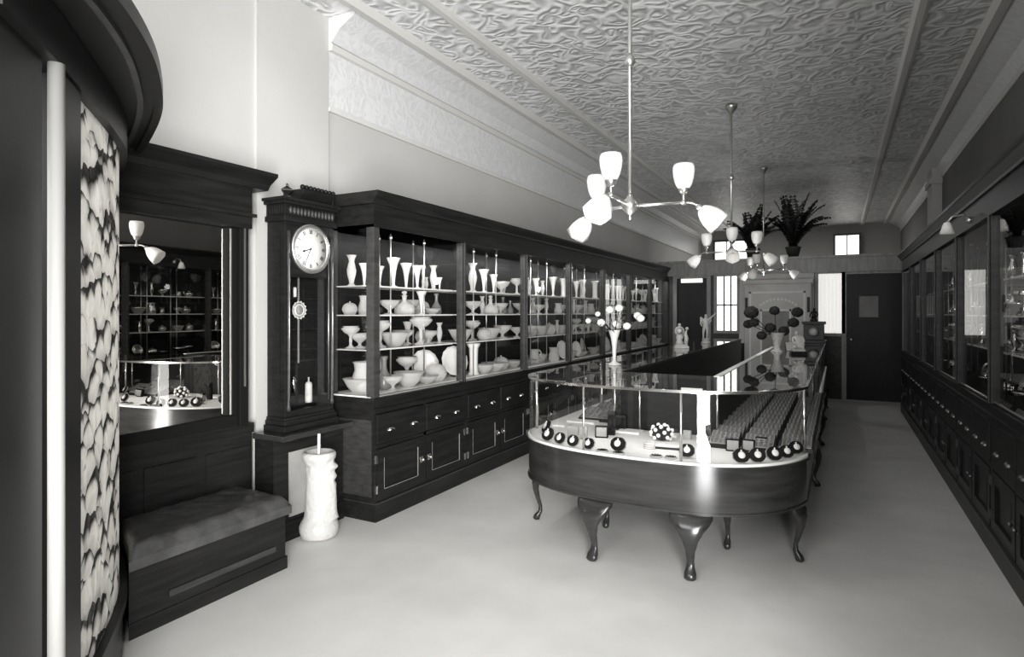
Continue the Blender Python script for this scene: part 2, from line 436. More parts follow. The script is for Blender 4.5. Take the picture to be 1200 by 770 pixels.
# bench
bn = thing('bench', 'dark buttonless leather bench under the wall mirror', 'bench', (XL + .07, 0, 0))
bn['label'] = 'long dark leather covered bench under the wall mirror'
def bench_y(x):
    q = [(-3.24, 1.775), (-3.1, 1.735), (-2.9, 1.645), (-2.62, 1.49), (-2.4, 1.33)]
    X = x + XL + .07
    for (a, b_), (c_, d_) in zip(q, q[1:]):
        if X <= c_: return b_ + (d_ - b_) * (X - a) / (c_ - a)
    return q[-1][1]
bp = lambda w_, e: [(0, e), (w_, e)] + [(w_ * (1 - i / 6), bench_y(w_ * (1 - i / 6))) for i in range(7)]
MB().prism(bp(.47, 2.43), 0.0, .31).prism(bp(.476, 2.44), 0, .07).build('bench_base', 'wood', bn)
MB().box(.47, .478, 1.75, 2.36, .12, .15).build('bench_rail', 'wood_mid', bn)
def cush(u, v):
    x = .50 * u; y = bench_y(x) + (2.45 - bench_y(x)) * v
    e = min(1, min(u, 1 - u) * 9) ** .5 * min(1, min(v, 1 - v) * 30) ** .5
    return (x, y, .355 + .055 * e + .002 * math.sin(v * 37 + 3 * math.sin(u * 9)) * e)
cm = MB().grid(cush, 24, 80)
cm.prism(bp(.50, 2.45), .312, .357)
cm.build('bench_cushion', 'leather', bn)
# pale board on the ledge front
bd = MB().box(XL + .222, XL + .232, 2.735, 3.0, .0, .41)
bdo = bd.build('pale_board', 'paper'); bdo.data.transform(Matrix.Translation((0, 0, .15)))
bdo.data.transform(Matrix.Identity(4))
tag(bdo, 'plain pale board fixed to the dark ledge front behind the umbrella stand', 'board')

# ------------------------------------------------------------------ umbrella stand and cane
ux, uy = at(374, 629, 0)
us = thing('umbrella_stand', 'white glazed pottery umbrella stand with ruffled relief beside the clock ledge', 'umbrella stand', (ux, uy, 0), YAW)
prof = [(.001, 0), (.09, 0), (.112, .015), (.122, .045), (.124, .075), (.112, .105), (.094, .135), (.088, .18), (.086, .26), (.083, .34), (.079, .42), (.080, .46), (.092, .49), (.104, .515), (.106, .535), (.097, .55), (.088, .552), (.078, .54), (.072, .44), (.07, .3), (.001, .28)]
zz = [z for r, z in prof]
body = MB(); K = []
n = 48
# resample the outer profile for relief
dense = []
for (r0, z0), (r1, z1) in zip(prof, prof[1:]):
    for t in range(3): dense.append((r0 + (r1 - r0) * t / 3, z0 + (z1 - z0) * t / 3))
dense.append(prof[-1])
body.lathe(dense, n)
for i, (x, y, z) in enumerate(body.v):
    r = math.hypot(x, y); a = math.atan2(y, x)
    if r > .076 and .1 < z < .56 and i < len(dense) * n * .62 + n:
        da = abs((a + PI) % (2 * PI) - PI)
        w = math.exp(-(da / .55) ** 2)
        b = 1.35 * .030 * w * (math.exp(-((z - .455) / .022) ** 2) + .9 * math.exp(-((z - .40) / .024) ** 2)) + .034 * w * (1 if .12 < z < .34 else math.exp(-((z - .34) / .03) ** 2)) * .75
        b += .004 * math.sin(a * 9) * math.sin(z * 60) * (1 if z > .44 else .4)
        if z > .5: b += .006 * math.sin(a * 8)
        body.v[i] = (x * (r + b) / r, y * (r + b) / r, z + (.008 * math.sin(a * 5) if z > .53 else 0))
body.build('stand_body', 'porcelain', us)
cn = MB().tube([(ux + .012, uy + .0, .282), (ux + .026, uy - .03, .50), (ux + .035, uy - .035, .675)], .0095, 8)
tag(cn.build('cane', 'white_metal'), 'pale cane standing upright in the white umbrella stand', 'cane')

# ------------------------------------------------------------------ tall clock on the ledge
CW = .42; CD = .165
ck = thing('regulator_clock', 'tall dark regulator clock with white round dial beside the glass cabinets', 'clock', (XL + .05, 2.715, .69))
# local axes: x = out of the wall (front at CD), y along the wall 0..CW
c = MB().box(0, CD, 0, .045, .09, 1.34).box(0, CD, CW - .045, CW, .09, 1.34).box(0, .03, .045, CW - .045, .09, 1.34)
c.box(0, CD, .045, CW - .045, .09, .13)
for y_ in (-.006,):
    c.box(.05, CD - .05, y_, 0, .2, 1.28)
c.build('clock_case', 'wood', ck, .004)
c = MB().box(0, CD + .03, -.03, CW + .02, 0, .04).box(0, CD + .018, -.018, CW + .014, .04, .07).box(0, CD + .008, -.008, CW + .006, .07, .09)
c.build('clock_base', 'wood', ck, .004)
c = MB().box(0, CD + .02, -.02, CW + .015, 1.34, 1.375).box(0, CD + .008, -.008, CW + .006, 1.375, 1.45)
c.box(0, CD + .03, -.03, CW + .02, 1.45, 1.47).box(0, CD + .045, -.045, CW + .03, 1.47, 1.49)
for i in range(7): c.box(.015 + i * .022, .028 + i * .022, -.02, -.008, 1.385, 1.44)
c.build('clock_cornice', 'wood', ck, .003)
c = MB()
for i in range(13):
    c.ball((CD + .016, .03 + i * .030, 1.412), .013, 8, 1, 1, 2)
c.build('carved_frieze', 'wood_mid', ck)
cr = MB(); kk = cr.mark()
cr.run_y([(.03, 1.49), (CD, 1.49), (CD + .045, 1.545), (CD + .05, 1.56), (.02, 1.56)], .11, .39)
for i in range(9): cr.ball((CD + .02, .125 + i * .0335, 1.575), .017, 8)
cr.build('clock_crown', 'wood', ck)
fi = MB().lathe([(.001, 0), (.03, 0), (.03, .012), (.012, .02), (.02, .028), (.048, .045), (.05, .05), (.02, .068), (.008, .075), (.012, .085), (.001, .095)], 4, (CD - .015, .03, 1.49), smooth=False)
fi.build('finial', 'wood', ck)
MB().lathe([(.001, 0), (.012, 0), (.006, .02), (.012, .03), (.001, .045)], 8, (CD, CW - .01, 1.49)).build('finial', 'wood', ck)
def disc(mb, r0, r1, x, yc, zc, th, n=48):
    """ring or disc facing +x"""
    k = mb.mark()
    if r0 > 0: mb.lathe([(r0, 0), (r1, 0), (r1, th), (r0, th), (r0, 0)], n, cap=False)
    else: mb.lathe([(.0005, 0), (r1, 0), (r1, th), (.0005, th)], n)
    mb.xf(k, Matrix.Translation((x, yc, zc)) @ Matrix.Rotation(PI / 2, 4, 'Y'))
    return mb
DZ = 1.868 - .69; DYc = CW / 2 - .008
MB().box(.05, CD - .004, .045, CW - .045, DZ - .19, 1.34).build('movement_board', 'wood', ck)
dl = disc(MB(), 0, .143, CD - .004, DYc, DZ, .014).build('dial', 'dial', ck)
disc(MB(), .140, .162, CD - .004, DYc, DZ, .028).build('bezel', 'brass', dl)
nm = MB()
def bar(mb, a, r0, off, ln, w, tilt=0):
    k = mb.mark(); mb.box(0, .0015, -w / 2, w / 2, -ln / 2, ln / 2)
    mb.xf(k, Matrix.Rotation(0, 4, 'X') @ Matrix.Translation((CD + .0105, DYc, DZ)) @ Matrix.Rotation(-a, 4, 'X') @ Matrix.Translation((0, off, r0)) @ Matrix.Rotation(tilt, 4, 'X'))
roman = ['XII', 'I', 'II', 'III', 'IIII', 'V', 'VI', 'VII', 'VIII', 'IX', 'X', 'XI']
for h, t in enumerate(roman):
    a = -h * PI / 6     # seen from +x the y axis runs to the right
    a = h * PI / 6
    wd = {'I': .007, 'V': .014, 'X': .015}
    tot = sum(wd[ch] for ch in t); x = -tot / 2
    for ch in t:
        xm = x + wd[ch] / 2
        if ch == 'I': bar(nm, a, .112, xm, .026, .0035)
        elif ch == 'V':
            bar(nm, a, .112, xm - .003, .026, .004, .2); bar(nm, a, .112, xm + .003, .026, .0018, -.2)
        else:
            bar(nm, a, .112, xm, .027, .004, .38); bar(nm, a, .112, xm, .027, .0018, -.38)
        x += wd[ch]
for q in range(60): bar(nm, q * PI / 30, .132, 0, .005, .0015 if q % 5 else .003)
nm.build('numerals', 'ink', dl)
hh = MB(); bar(hh, R(252), .032, 0, .075, .006); bar(hh, R(252), .06, 0, .016, .013); hh.build('hour_hand', 'ink', dl)
hh = MB(); bar(hh, R(206), .045, 0, .11, .004); disc(hh, 0, .006, CD + .011, DYc, DZ, .003, 12); hh.build('minute_hand', 'ink', dl)
hh = MB(); disc(hh, .017, .0185, CD + .0102, DYc, DZ - .042, .0012, 24); hh.build('seconds_ring', 'ink', dl)
# pendulum
pd = MB().box((.06), .065, DYc - .006, DYc + .006, .42, .99).build('pendulum', 'wood_pale', ck)
bz = .775; by = DYc - .0
b = MB(); disc(b, .030, .043, .062, by, bz, .016, 32); disc(b, .049, .056, .062, by, bz, .012, 32)
for i in range(14):
    t = i * PI / 7; b.ball((.072, by + .057 * math.cos(t), bz + .057 * math.sin(t)), .0065, 6)
b.build('pendulum_ring', 'ivory', pd)
disc(MB(), 0, .031, .062, by, bz, .012, 24).build('pendulum_boss', 'card', pd)
MB().lathe([(.001, 0), (.022, 0), (.024, .01), (.024, .12), (.018, .135), (.006, .14), (.006, .17), (.001, .17)], 16, (.085, .27, .15)).build('weight', 'alabaster', ck)
MB().lathe([(.001, 0), (.011, 0), (.012, .1), (.001, .11)], 12, (.085, .14, .23)).build('weight', 'silver', ck)
MB().lathe([(.001, 0), (.01, 0), (.011, .06), (.001, .065)], 12, (.12, .12, .86)).build('winding_weight', 'ivory', ck)
MB().poly([(CD - .002, .045, .13), (CD - .002, CW - .045, .13), (CD - .002, CW - .045, DZ - .19), (CD - .002, .045, DZ - .19)]).build('door_glass', 'pane_dim', ck)
for y_ in (.0225, CW - .0225):
    cl = MB().lathe([(.014, 0), (.014, .03), (.009, .045), (.0085, .9), (.012, 1.0), (.009, 1.02), (.014, 1.15)], 12, (CD + .006, y_, .13))
    cl.build('colonnette', 'wood_mid', ck)
MB().tube([(CD + .014, .0225, .20), (CD + .014, .0225, 1.24)], .0032, 6).build('brass_bead', 'brass', ck)
MB().tube([(CD + .014, CW - .0225, .20), (CD + .014, CW - .0225, 1.24)], .0032, 6).tube([(CD + .003, CW - .05, .16), (CD + .003, CW - .05, 1.2)], .003, 6).build('brass_bead', 'brass', ck)
disc(MB(), 0, .009, CD, .03, .16, .006, 12).build('keyhole_plate', 'ivory', ck)

# ------------------------------------------------------------------ wall cabinets
BW = 1.18
SH = [1.64, 1.432, 1.185, .865]          # shelf levels, top to bottom
def wall_cabinet(first, name, label, group, wide=BW, sh=SH, waist=.75, dark=False):
    """local: x = out of the wall, 0..0.46 (front); y along the wall; returns the root"""
    D = .46
    t = thing(name, label, 'cabinet', group=group)
    MB().box(0, D + .015, 0, wide, 0, .12).build('plinth', 'wood', t)
    MB().box(0, D + .018, 0, wide, .12, .128).build('plinth_bead', 'wood_mid', t)
    MB().box(0, D - .02, 0, wide, .128, waist).build('carcass', 'wood', t)
    s = MB().box(D - .02, D - .002, 0, .03, .128, waist).box(D - .02, D - .002, wide - .03, wide, .128, waist).box(D - .02, D - .002, wide / 2 - .015, wide / 2 + .015, .128, waist)
    s.box(D - .02, D - .002, .03, wide - .03, .5, .525).build('face_frame', 'wood', t)
    MB().box(0, D + .012, 0, wide, waist, waist + .03).box(0, D, 0, wide, waist + .03, sh[3] - .02).box(0, D + .006, 0, wide, sh[3] - .02, sh[3] - .01).build('waist_rail', 'wood', t)
    h = wide / 2
    for i in (0, 1):
        a, b = i * h + .03 - (.015 if i else 0), (i + 1) * h - .015 - (.015 if i else 0)
        dr = MB().box(D - .02, D + .004, a + .004, b - .004, .53, waist - .012).build('drawer', 'wood', t, .004)
        for q in (.27, .77):
            yc = a + (b - a) * q
            cp = MB(); kq = cp.mark()
            cp.grid(lambda u, v: (D + .004 + .022 * math.sin(v * PI / 2) * math.sin(u * PI) ** .6, yc - .032 * math.cos(u * PI), .61 + .024 * math.cos(v * PI / 2) * (math.sin(u * PI) ** .5 + .02)), 14, 6)
            cp.box(D + .003, D + .005, yc - .036, yc + .036, .607, .612)
            cp.build('cup_pull', 'shaded_nickel' if dark else 'nickel', dr)
        dm = MB().box(D - .02, D + .002, a + .004, a + .075, .135, .495).box(D - .02, D + .002, b - .075, b - .004, .135, .495)
        dm.box(D - .02, D + .002, a + .075, b - .075, .135, .205).box(D - .02, D + .002, a + .075, b - .075, .425, .495)
        dm.box(D - .02, D - .012, a + .075, b - .075, .205, .425)
        d = dm.build('cabinet_door', 'wood', t)
        bead = MB()
        for ya in (a + .075, b - .078): bead.box(D - .003, D + .0035, ya, ya + .003, .205, .425)
        bead.box(D - .003, D + .0035, a + .075, b - .075, .205, .208)
        bead.build('panel_bead', 'wood' if dark else 'wood_pale', d)
        ky = b - .035 if i == 0 else a + .035
        MB().box(D + .002, D + .005, ky - .017, ky + .017, .30, .345).ball((D + .018, ky, .322), .014, 10).build('knob', 'shaded_nickel' if dark else 'nickel', d)
        hy = a - .004 if i == 0 else b + .004
        for hz in (.19, .40): MB().box(D - .004, D + .006, hy - .008, hy + .008, hz, hz + .055).build('hinge', 'shaded_nickel' if dark else 'nickel', d)
    # glass case
    MB().box(0, D - .03, 0, wide, sh[3] - .01, sh[3]).build('display_floor', 'deck' if not dark else 'black', t)
    MB().box(0, .02, 0, wide, sh[3], 2.04).build('back_panel', 'wood', t)
    MB().box(D - .06, D, wide - .062, wide, sh[3] - .01, 2.05).box(D, D + .012, wide - .043, wide - .019, sh[3] - .01, 2.05).build('stile', 'wood_mid', t, .004)
    y0 = 0
    if first:
        MB().box(D - .07, D, 0, .06, sh[3] - .01, 2.05).build('corner_post', 'wood_mid', t, .004)
        MB().box(.02, .08, 0, .05, sh[3] - .01, 2.05).build('rear_post', 'wood_mid', t, .004)
        MB().poly([(.06, .012, sh[3]), (D - .07, .012, sh[3]), (D - .07, .012, 2.04), (.06, .012, 2.04)]).build('end_glass', 'pane', t)
        MB().box(.05, D - .02, -.006, 0, .17, .70).build('end_panel', 'wood_mid', t)
        y0 = .06
    MB().poly([(D - .018, y0, sh[3]), (D - .018, wide - .062, sh[3]), (D - .018, wide - .062, 2.04), (D - .018, y0, 2.04)]).build('glass_front', 'pane', t)
    MB().box(D - .022, D - .012, y0 + .002, wide - .064, sh[3], sh[3] + .008).build('glass_track', 'brass', t)
    for z in sh[:3]:
        sv = MB().box(.03, D - .10, y0 * .6, wide - .064, z - .008, z)
        so = sv.build('glass_shelf', 'shelf', t)
        MB().box(D - .10, D - .096, y0 * .6, wide - .064, z - .010, z + .001).build('shelf_edge', 'white_metal', so)
    for yy in (.36, .78):
        for xx in (.20, .31):
            MB().tube([(xx, yy, sh[3]), (xx, yy, 2.04)], .006, 8).lathe([(.012, 0), (.012, .02)], 8, (xx, yy, 2.0)).build('shelf_rod', 'brass', t)
    a_ = -.03 if first else 0
    MB().box(0, D, 0, wide, 2.04, 2.20).box(0, D + .01, 0, wide, 2.04, 2.06).build('header', 'wood', t)
    MB().run_y([(0, 2.20), (D + .015, 2.20), (D + .02, 2.215), (D + .05, 2.255), (D + .06, 2.265), (D + .06, 2.285), (0, 2.285)], a_, wide).build('cornice', 'wood', t)
    return t
LX = XL + .02
CY0 = 3.245
cab_lab = ['first glass wall cabinet next to the tall clock, with exposed glass end',
           'second glass wall cabinet along the left wall, beyond the brightest one',
           'third glass wall cabinet along the left wall, behind the near counter end',
           'fourth glass wall cabinet along the left wall, behind the white flowers',
           'fifth glass wall cabinet along the left wall, just past the white flowers',
           'sixth glass wall cabinet along the left wall, second from the back partition',
           'seventh glass wall cabinet along the left wall, meeting the back partition']
c1 = wall_cabinet(True, 'display_cabinet', cab_lab[0], 'glass cabinets along the left wall'); c1.location = (LX, CY0, 0)
c2 = wall_cabinet(False, 'display_cabinet', cab_lab[1], 'glass cabinets along the left wall'); c2.location = (LX, CY0 + BW, 0)
for i in range(2, 7):
    dup(c2, (LX, CY0 + i * BW, 0), label=cab_lab[i])
# right wall: the same joinery turned round
RX = XR - .02
RSH = [1.66, 1.43, 1.20, .90]
rc = wall_cabinet(False, 'display_cabinet', 'x', 'dark glass cabinets along the right wall', BW, RSH, .80, True)
RY0 = 3.46
rl = ['nearest dark glass cabinet on the right wall, only its edge in view', 'second dark glass cabinet on the right wall, at the right picture edge',
      'third dark glass cabinet on the right wall, beside the bracket lamp', 'fourth dark glass cabinet on the right wall, past the bracket lamp',
      'fifth dark glass cabinet on the right wall, second from the back door', 'sixth dark glass cabinet on the right wall, nearest the back door']
for i in range(6):
    loc = (RX, RY0 + (i + 1) * BW, 0)
    if i == 0:
        rc.location = loc; rc.rotation_euler = (0, 0, PI); rc['label'] = rl[0]
    else: dup(rc, loc, PI, label=rl[i])

# ------------------------------------------------------------------ glassware
def flute(n, a): return lambda t, s: 1 + a * math.cos(n * t)
def scallop(n, a, top=.7): return lambda t, s: 1 + a * abs(math.cos(n * t / 2)) * max(0, s - top + .3)
PROF = {
 'trumpet_vase': ([(.001, 0), (.32, 0), (.33, .02), (.12, .07), (.09, .12), (.12, .3), (.18, .55), (.28, .8), (.42, .97), (.44, 1), (.40, .99), (.16, .6), (.02, .3)], scallop(8, .1), 'crystal'),
 'baluster_vase': ([(.001, 0), (.24, 0), (.25, .03), (.13, .09), (.16, .2), (.25, .4), (.27, .52), (.2, .7), (.15, .8), (.2, .92), (.3, 1), (.27, .99), (.12, .8), (.02, .6)], flute(10, .04), 'cut'),
 'footed_bowl': ([(.001, 0), (.5, 0), (.5, .04), (.16, .14), (.13, .3), (.3, .42), (.72, .68), (.95, 1), (.9, .98), (.6, .66), (.02, .5)], scallop(10, .1), 'cut'),
 'scalloped_bowl': ([(.001, 0), (.5, 0), (.55, .06), (.8, .35), (1.05, .8), (1.18, 1), (1.1, .98), (.75, .4), (.02, .15)], scallop(12, .14), 'cut'),
 'low_bowl': ([(.001, 0), (.7, 0), (.8, .1), (1.3, .6), (1.7, 1), (1.6, .98), (.8, .3), (.02, .2)], scallop(14, .08), 'cut'),
 'carafe': ([(.001, 0), (.34, 0), (.38, .04), (.4, .22), (.34, .4), (.17, .54), (.12, .65), (.12, .85), (.2, .98), (.17, 1), (.09, .84), (.02, .6)], flute(12, .03), 'smoke'),
 'tumbler': ([(.001, 0), (.32, 0), (.34, .05), (.43, 1), (.38, .99), (.3, .12), (.02, .1)], flute(12, .03), 'crystal'),
 'compote': ([(.001, 0), (.42, 0), (.42, .03), (.18, .1), (.1, .2), (.13, .34), (.1, .5), (.2, .6), (.5, .7), (.72, .84), (.74, .9), (.56, .95), (.7, 1), (.5, .96), (.1, .72), (.02, .66)], flute(12, .02), 'cut'),
 'candlestick': ([(.001, 0), (.3, 0), (.3, .04), (.12, .1), (.07, .2), (.1, .35), (.06, .5), (.09, .7), (.07, .82), (.15, .9), (.13, 1), (.001, 1)], None, 'crystal'),
 'pedestal_vase': ([(.001, 0), (.22, 0), (.23, .05), (.17, .1), (.16, .5), (.18, .85), (.25, .93), (.26, 1), (.2, .99), (.1, .7), (.02, .6)], flute(8, .03), 'china'),
}
NICE = {'trumpet_vase': 'flared trumpet vase', 'baluster_vase': 'waisted cut glass vase', 'footed_bowl': 'footed cut glass bowl', 'scalloped_bowl': 'scalloped cut glass bowl',
        'low_bowl': 'wide low glass dish', 'carafe': 'slender smoky carafe', 'tumbler': 'small glass tumbler', 'compote': 'tall stemmed compote', 'candlestick': 'thin glass candlestick',
        'pedestal_vase': 'tall white column vase', 'decanter': 'round glass decanter with stopper', 'pitcher': 'glass pitcher with handle', 'covered_dish': 'domed covered glass dish', 'plate': 'round plate standing upright',
        'teapot': 'silver teapot with spout'}
CATS = {'trumpet_vase': 'vase', 'baluster_vase': 'vase', 'footed_bowl': 'bowl', 'scalloped_bowl': 'bowl', 'low_bowl': 'dish', 'carafe': 'carafe', 'tumbler': 'glass', 'compote': 'compote', 'candlestick': 'candlestick', 'pedestal_vase': 'vase', 'decanter': 'decanter', 'pitcher': 'pitcher', 'covered_dish': 'dish', 'plate': 'plate', 'teapot': 'teapot'}
THIN = {'trumpet_vase': .52, 'baluster_vase': .55, 'compote': .55, 'carafe': .62, 'footed_bowl': .78, 'pedestal_vase': .8, 'scalloped_bowl': .9, 'low_bowl': .9, 'candlestick': .7}
for kd in THIN:
    pr_, a_, b_ = PROF[kd]; PROF[kd] = ([(max(.001, r * THIN[kd]), z) for r, z in pr_], a_, b_)
RAD = {'decanter': .42, 'pitcher': .62, 'covered_dish': .6, 'plate': .5, 'teapot': .95}
for kd, (pr, _, _) in PROF.items(): RAD[kd] = max(r for r, z in pr)
PROTO = {}
def make_ware(kind, silver=False):
    """one ware of height 1 (scaled when placed)"""
    mt_ = 'silver' if silver else None
    if kind in PROF:
        pr, md_, mt = PROF[kind]
        if silver: mt = 'silver'
        return MB().lathe(pr, 24, mod=md_).build(kind, mt)
    t = bpy.data.objects.new(kind, None); COL.objects.link(t); t.empty_display_size = .2
    if kind == 'decanter':
        MB().lathe([(.001, 0), (.36, 0), (.42, .05), (.42, .28), (.33, .42), (.13, .52), (.09, .6), (.1, .76), (.15, .8), (.001, .8)], 24, mod=flute(12, .03)).build('decanter_body', mt_ or 'cut', t)
        MB().lathe([(.001, .8), (.07, .8), (.06, .84), (.12, .9), (.1, .96), (.001, 1)], 12).build('stopper', mt_ or 'cut', t)
    elif kind == 'pitcher':
        MB().lathe([(.001, 0), (.34, 0), (.36, .04), (.4, .25), (.36, .5), (.28, .72), (.3, .9), (.36, 1), (.31, .99), (.22, .72), (.02, .4)], 24, mod=flute(12, .03)).build('pitcher_body', mt_ or 'cut', t)
        MB().tube([(0, .28, .85), (0, .46, .9), (0, .58, .75), (0, .55, .5), (0, .38, .32)], .045, 8).build('handle', mt_ or 'crystal', t)
    elif kind == 'covered_dish':
        MB().lathe([(.001, 0), (.38, 0), (.42, .05), (.56, .3), (.6, .42), (.001, .42)], 24, mod=flute(16, .03)).build('dish', mt_ or 'cut', t)
        l = MB().lathe([(.001, .42), (.57, .42), (.55, .55), (.45, .75), (.22, .88), (.001, .9)], 24, mod=flute(16, .03)).build('lid', mt_ or 'cut', t)
        MB().ball((0, 0, .94), .07, 10).build('knob', mt_ or 'cut', l)
    elif kind == 'plate':
        b = MB(); kq = b.mark(); b.lathe([(.001, .03), (.3, .02), (.34, .04), (.5, .1), (.5, .08), (.34, .01), (.001, 0)], 28, mod=flute(14, .02))
        b.xf(kq, Matrix.Translation((-.1, 0, .5)) @ Matrix.Rotation(R(76), 4, 'Y')); b.build('plate_disc', mt_ or 'china', t)
        MB().box(-.12, .12, -.1, -.07, 0, .03).box(-.12, .12, .07, .1, 0, .03).box(-.13, -.1, -.1, .1, 0, .3).build('plate_stand', 'black', t)
    elif kind == 'teapot':
        MB().lathe([(.001, 0), (.35, 0), (.32, .05), (.55, .25), (.62, .45), (.5, .68), (.3, .75), (.001, .76)], 24, mod=flute(10, .03)).build('pot_body', 'silver', t)
        l = MB().lathe([(.001, .76), (.28, .76), (.2, .86), (.06, .9), (.08, .96), (.001, 1)], 16).build('lid', 'silver', t)
        MB().tube([(0, .5, .35), (0, .75, .45), (0, .85, .7), (0, .95, .78)], [.12, .09, .06, .05], 8).build('spout', 'silver', t)
        MB().tube([(0, -.5, .6), (0, -.75, .68), (0, -.85, .5), (0, -.75, .3), (0, -.55, .28)], .04, 8).build('handle', 'black', t)
    return t
def place_ware(kind, x, y, z, h, rz, label, group, silver=False):
    key = (kind, silver)
    if key not in PROTO:
        o = PROTO[key] = make_ware(kind, silver)
    else:
        o = dup(PROTO[key])
    o.location = (x, y, z); o.rotation_euler = (0, 0, rz); o.scale = (h, h, h)
    tag(o, label, CATS[kind], group)
def shelf_fill(items, z, ya, yb, xa, xb, where, group, silver=False, side=1):
    """items: [kind, x, y, h]; push apart, then place with a label counted from the near end"""
    it = [list(q) for q in items]
    for _ in range(60):
        for i in range(len(it)):
            for j in range(i):
                ri, rj = RAD[it[i][0]] * it[i][3], RAD[it[j][0]] * it[j][3]
                dx, dy = it[i][1] - it[j][1], it[i][2] - it[j][2]
                d = math.hypot(dx, dy); need = ri + rj + .006
                if d < need:
                    s = 1 if dy >= 0 else -1
                    it[i][2] += s * (need - d) * .5; it[j][2] -= s * (need - d) * .5
        for q in it:
            r = RAD[q[0]] * q[3]
            q[2] = min(max(q[2], ya + r), yb - r); q[1] = min(max(q[1], xa + r), xb - r) if xb - xa > 2 * r else (xa + xb) / 2
    it.sort(key=lambda q: q[2])
    for i, (kd, x, y, h) in enumerate(it):
        last = ' (last)' if False else ''
        nm_ = NICE[kd] if not silver else NICE[kd].replace('cut glass', 'silver').replace('glass', 'silver').replace('white', 'silver')
        if silver and 'silver' not in nm_: nm_ = 'silver ' + nm_
        place_ware(kd, x, y, z, h, rnd.uniform(0, 6.28) if kd not in ('plate', 'teapot', 'pitcher') else (rnd.uniform(-.5, .5) + (0 if side > 0 else PI)),
                   '%s, %s from the near end, %s' % (nm_, ORD[i], where), group, silver)
T, B, FB, SB, LB, CA, TU, CO, CS_, PV, DE, PI_, CV, PL = 'trumpet_vase', 'baluster_vase', 'footed_bowl', 'scalloped_bowl', 'low_bowl', 'carafe', 'tumbler', 'compote', 'candlestick', 'pedestal_vase', 'decanter', 'pitcher', 'covered_dish', 'plate'
bays = {
 0: [[(412, -3.16, B, .21), (427, -3.12, T, .16), (445, -3.02, T, .14), (461, -3.0, T, .205), (489, -3.0, T, .17), (503, -3.1, B, .10), (517, -3.05, B, .19), (527, -3.03, T, .10), (436, -3.2, B, .2), (472, -3.22, T, .2), (498, -3.22, CS_, .2)],
     [(411, -3.16, CV, .09), (419, -3.16, PI_, .13), (428, -3.14, B, .13), (450, -3.0, FB, .10), (474, -3.03, DE, .178), (494, -3.0, T, .185), (519, -3.05, CA, .165), (532, -3.0, LB, .045), (440, -3.2, B, .15), (483, -3.2, FB, .11), (508, -3.2, CV, .12)],
     [(409, -3.16, CO, .15), (419, -3.17, FB, .10), (427, -3.14, CO, .16), (452, -3.03, CO, .185), (469, -3.05, SB, .10), (484, -3.1, FB, .11), (501, -2.99, CO, .215), (523, -3.03, B, .16), (533, -3.05, FB, .10), (440, -3.2, B, .15), (476, -3.2, T, .17), (510, -3.2, CV, .12)],
     [(409, -3.16, SB, .09), (424, -3.13, PI_, .20), (446, -3.05, CA, .23), (452, -2.93, FB, .10), (463, -3.1, LB, .07), (481, -2.96, SB, .105), (514, -3.02, CV, .15), (529, -3.1, PL, .24), (497, -2.98, LB, .06), (470, -3.2, CO, .2), (434, -3.2, PL, .22)]],
 1: [[(554, -3.05, B, .25), (567, -3.0, T, .20), (583, -3.03, T, .17), (596, -3.05, B, .12), (606, -3.0, FB, .11)],
     [(556, -3.0, FB, .11), (566, -3.06, B, .16), (580, -3.03, DE, .17), (594, -3.0, FB, .10), (607, -3.05, CA, .16)],
     [(557, -3.02, SB, .10), (570, -3.04, CO, .17), (580, -3.0, CV, .11), (594, -3.05, SB, .10), (608, -3.0, FB, .12)],
     [(554, -3.08, PL, .25), (563, -3.0, PV, .27), (575, -2.98, SB, .08), (592, -3.0, LB, .08), (606, -3.05, CV, .13)]],
}
shn = ['top shelf', 'second shelf', 'third shelf', 'cabinet floor']
kinds = [[T, B, CO, T, PV], [FB, DE, CA, B, PI_], [CO, SB, FB, CV, B], [SB, CV, LB, PI_, PL]]
hts = {T: .19, B: .18, CO: .18, PV: .24, FB: .11, DE: .17, CA: .16, PI_: .15, SB: .095, CV: .12, LB: .06, PL: .2, TU: .1, CS_: .2}
for b in range(7):
    ya, yb = CY0 + b * BW + (.07 if b == 0 else .035), CY0 + (b + 1) * BW - .07
    for s in range(4):
        if b in bays:
            its = [(kd, X, y_on_x(u, X), h) for u, X, kd, h in bays[b][s]]
        else:
            n_ = (6 if b < 4 else 5)
            its = []
            for q in range(n_):
                kd = kinds[s][(q * 2 + b + rnd.randint(0, 1)) % 5]
                its.append((kd, rnd.uniform(-3.1, -2.98), ya + (yb - ya) * (q + .5) / n_, hts[kd] * rnd.uniform(.85, 1.1) * (.93 if s == 1 else 1)))
        its = [(kd, X, y, min(h * 1.1, [.36, .19, .23, .30][s])) for kd, X, y, h in its]
        shelf_fill(its, SH[s], ya, yb, LX + .045, LX + (.352 if s < 3 else .41), '%s, %s left cabinet' % (shn[s], ORD[b]), 'glassware on %s of the %s left cabinet' % (shn[s], ORD[b]))
rk = [['teapot', CS_, T, B, FB, TU], [FB, 'teapot', CO, SB, PI_, TU], ['teapot', SB, CV, FB, B, CO], [CV, LB, SB, FB, PI_, PL]]
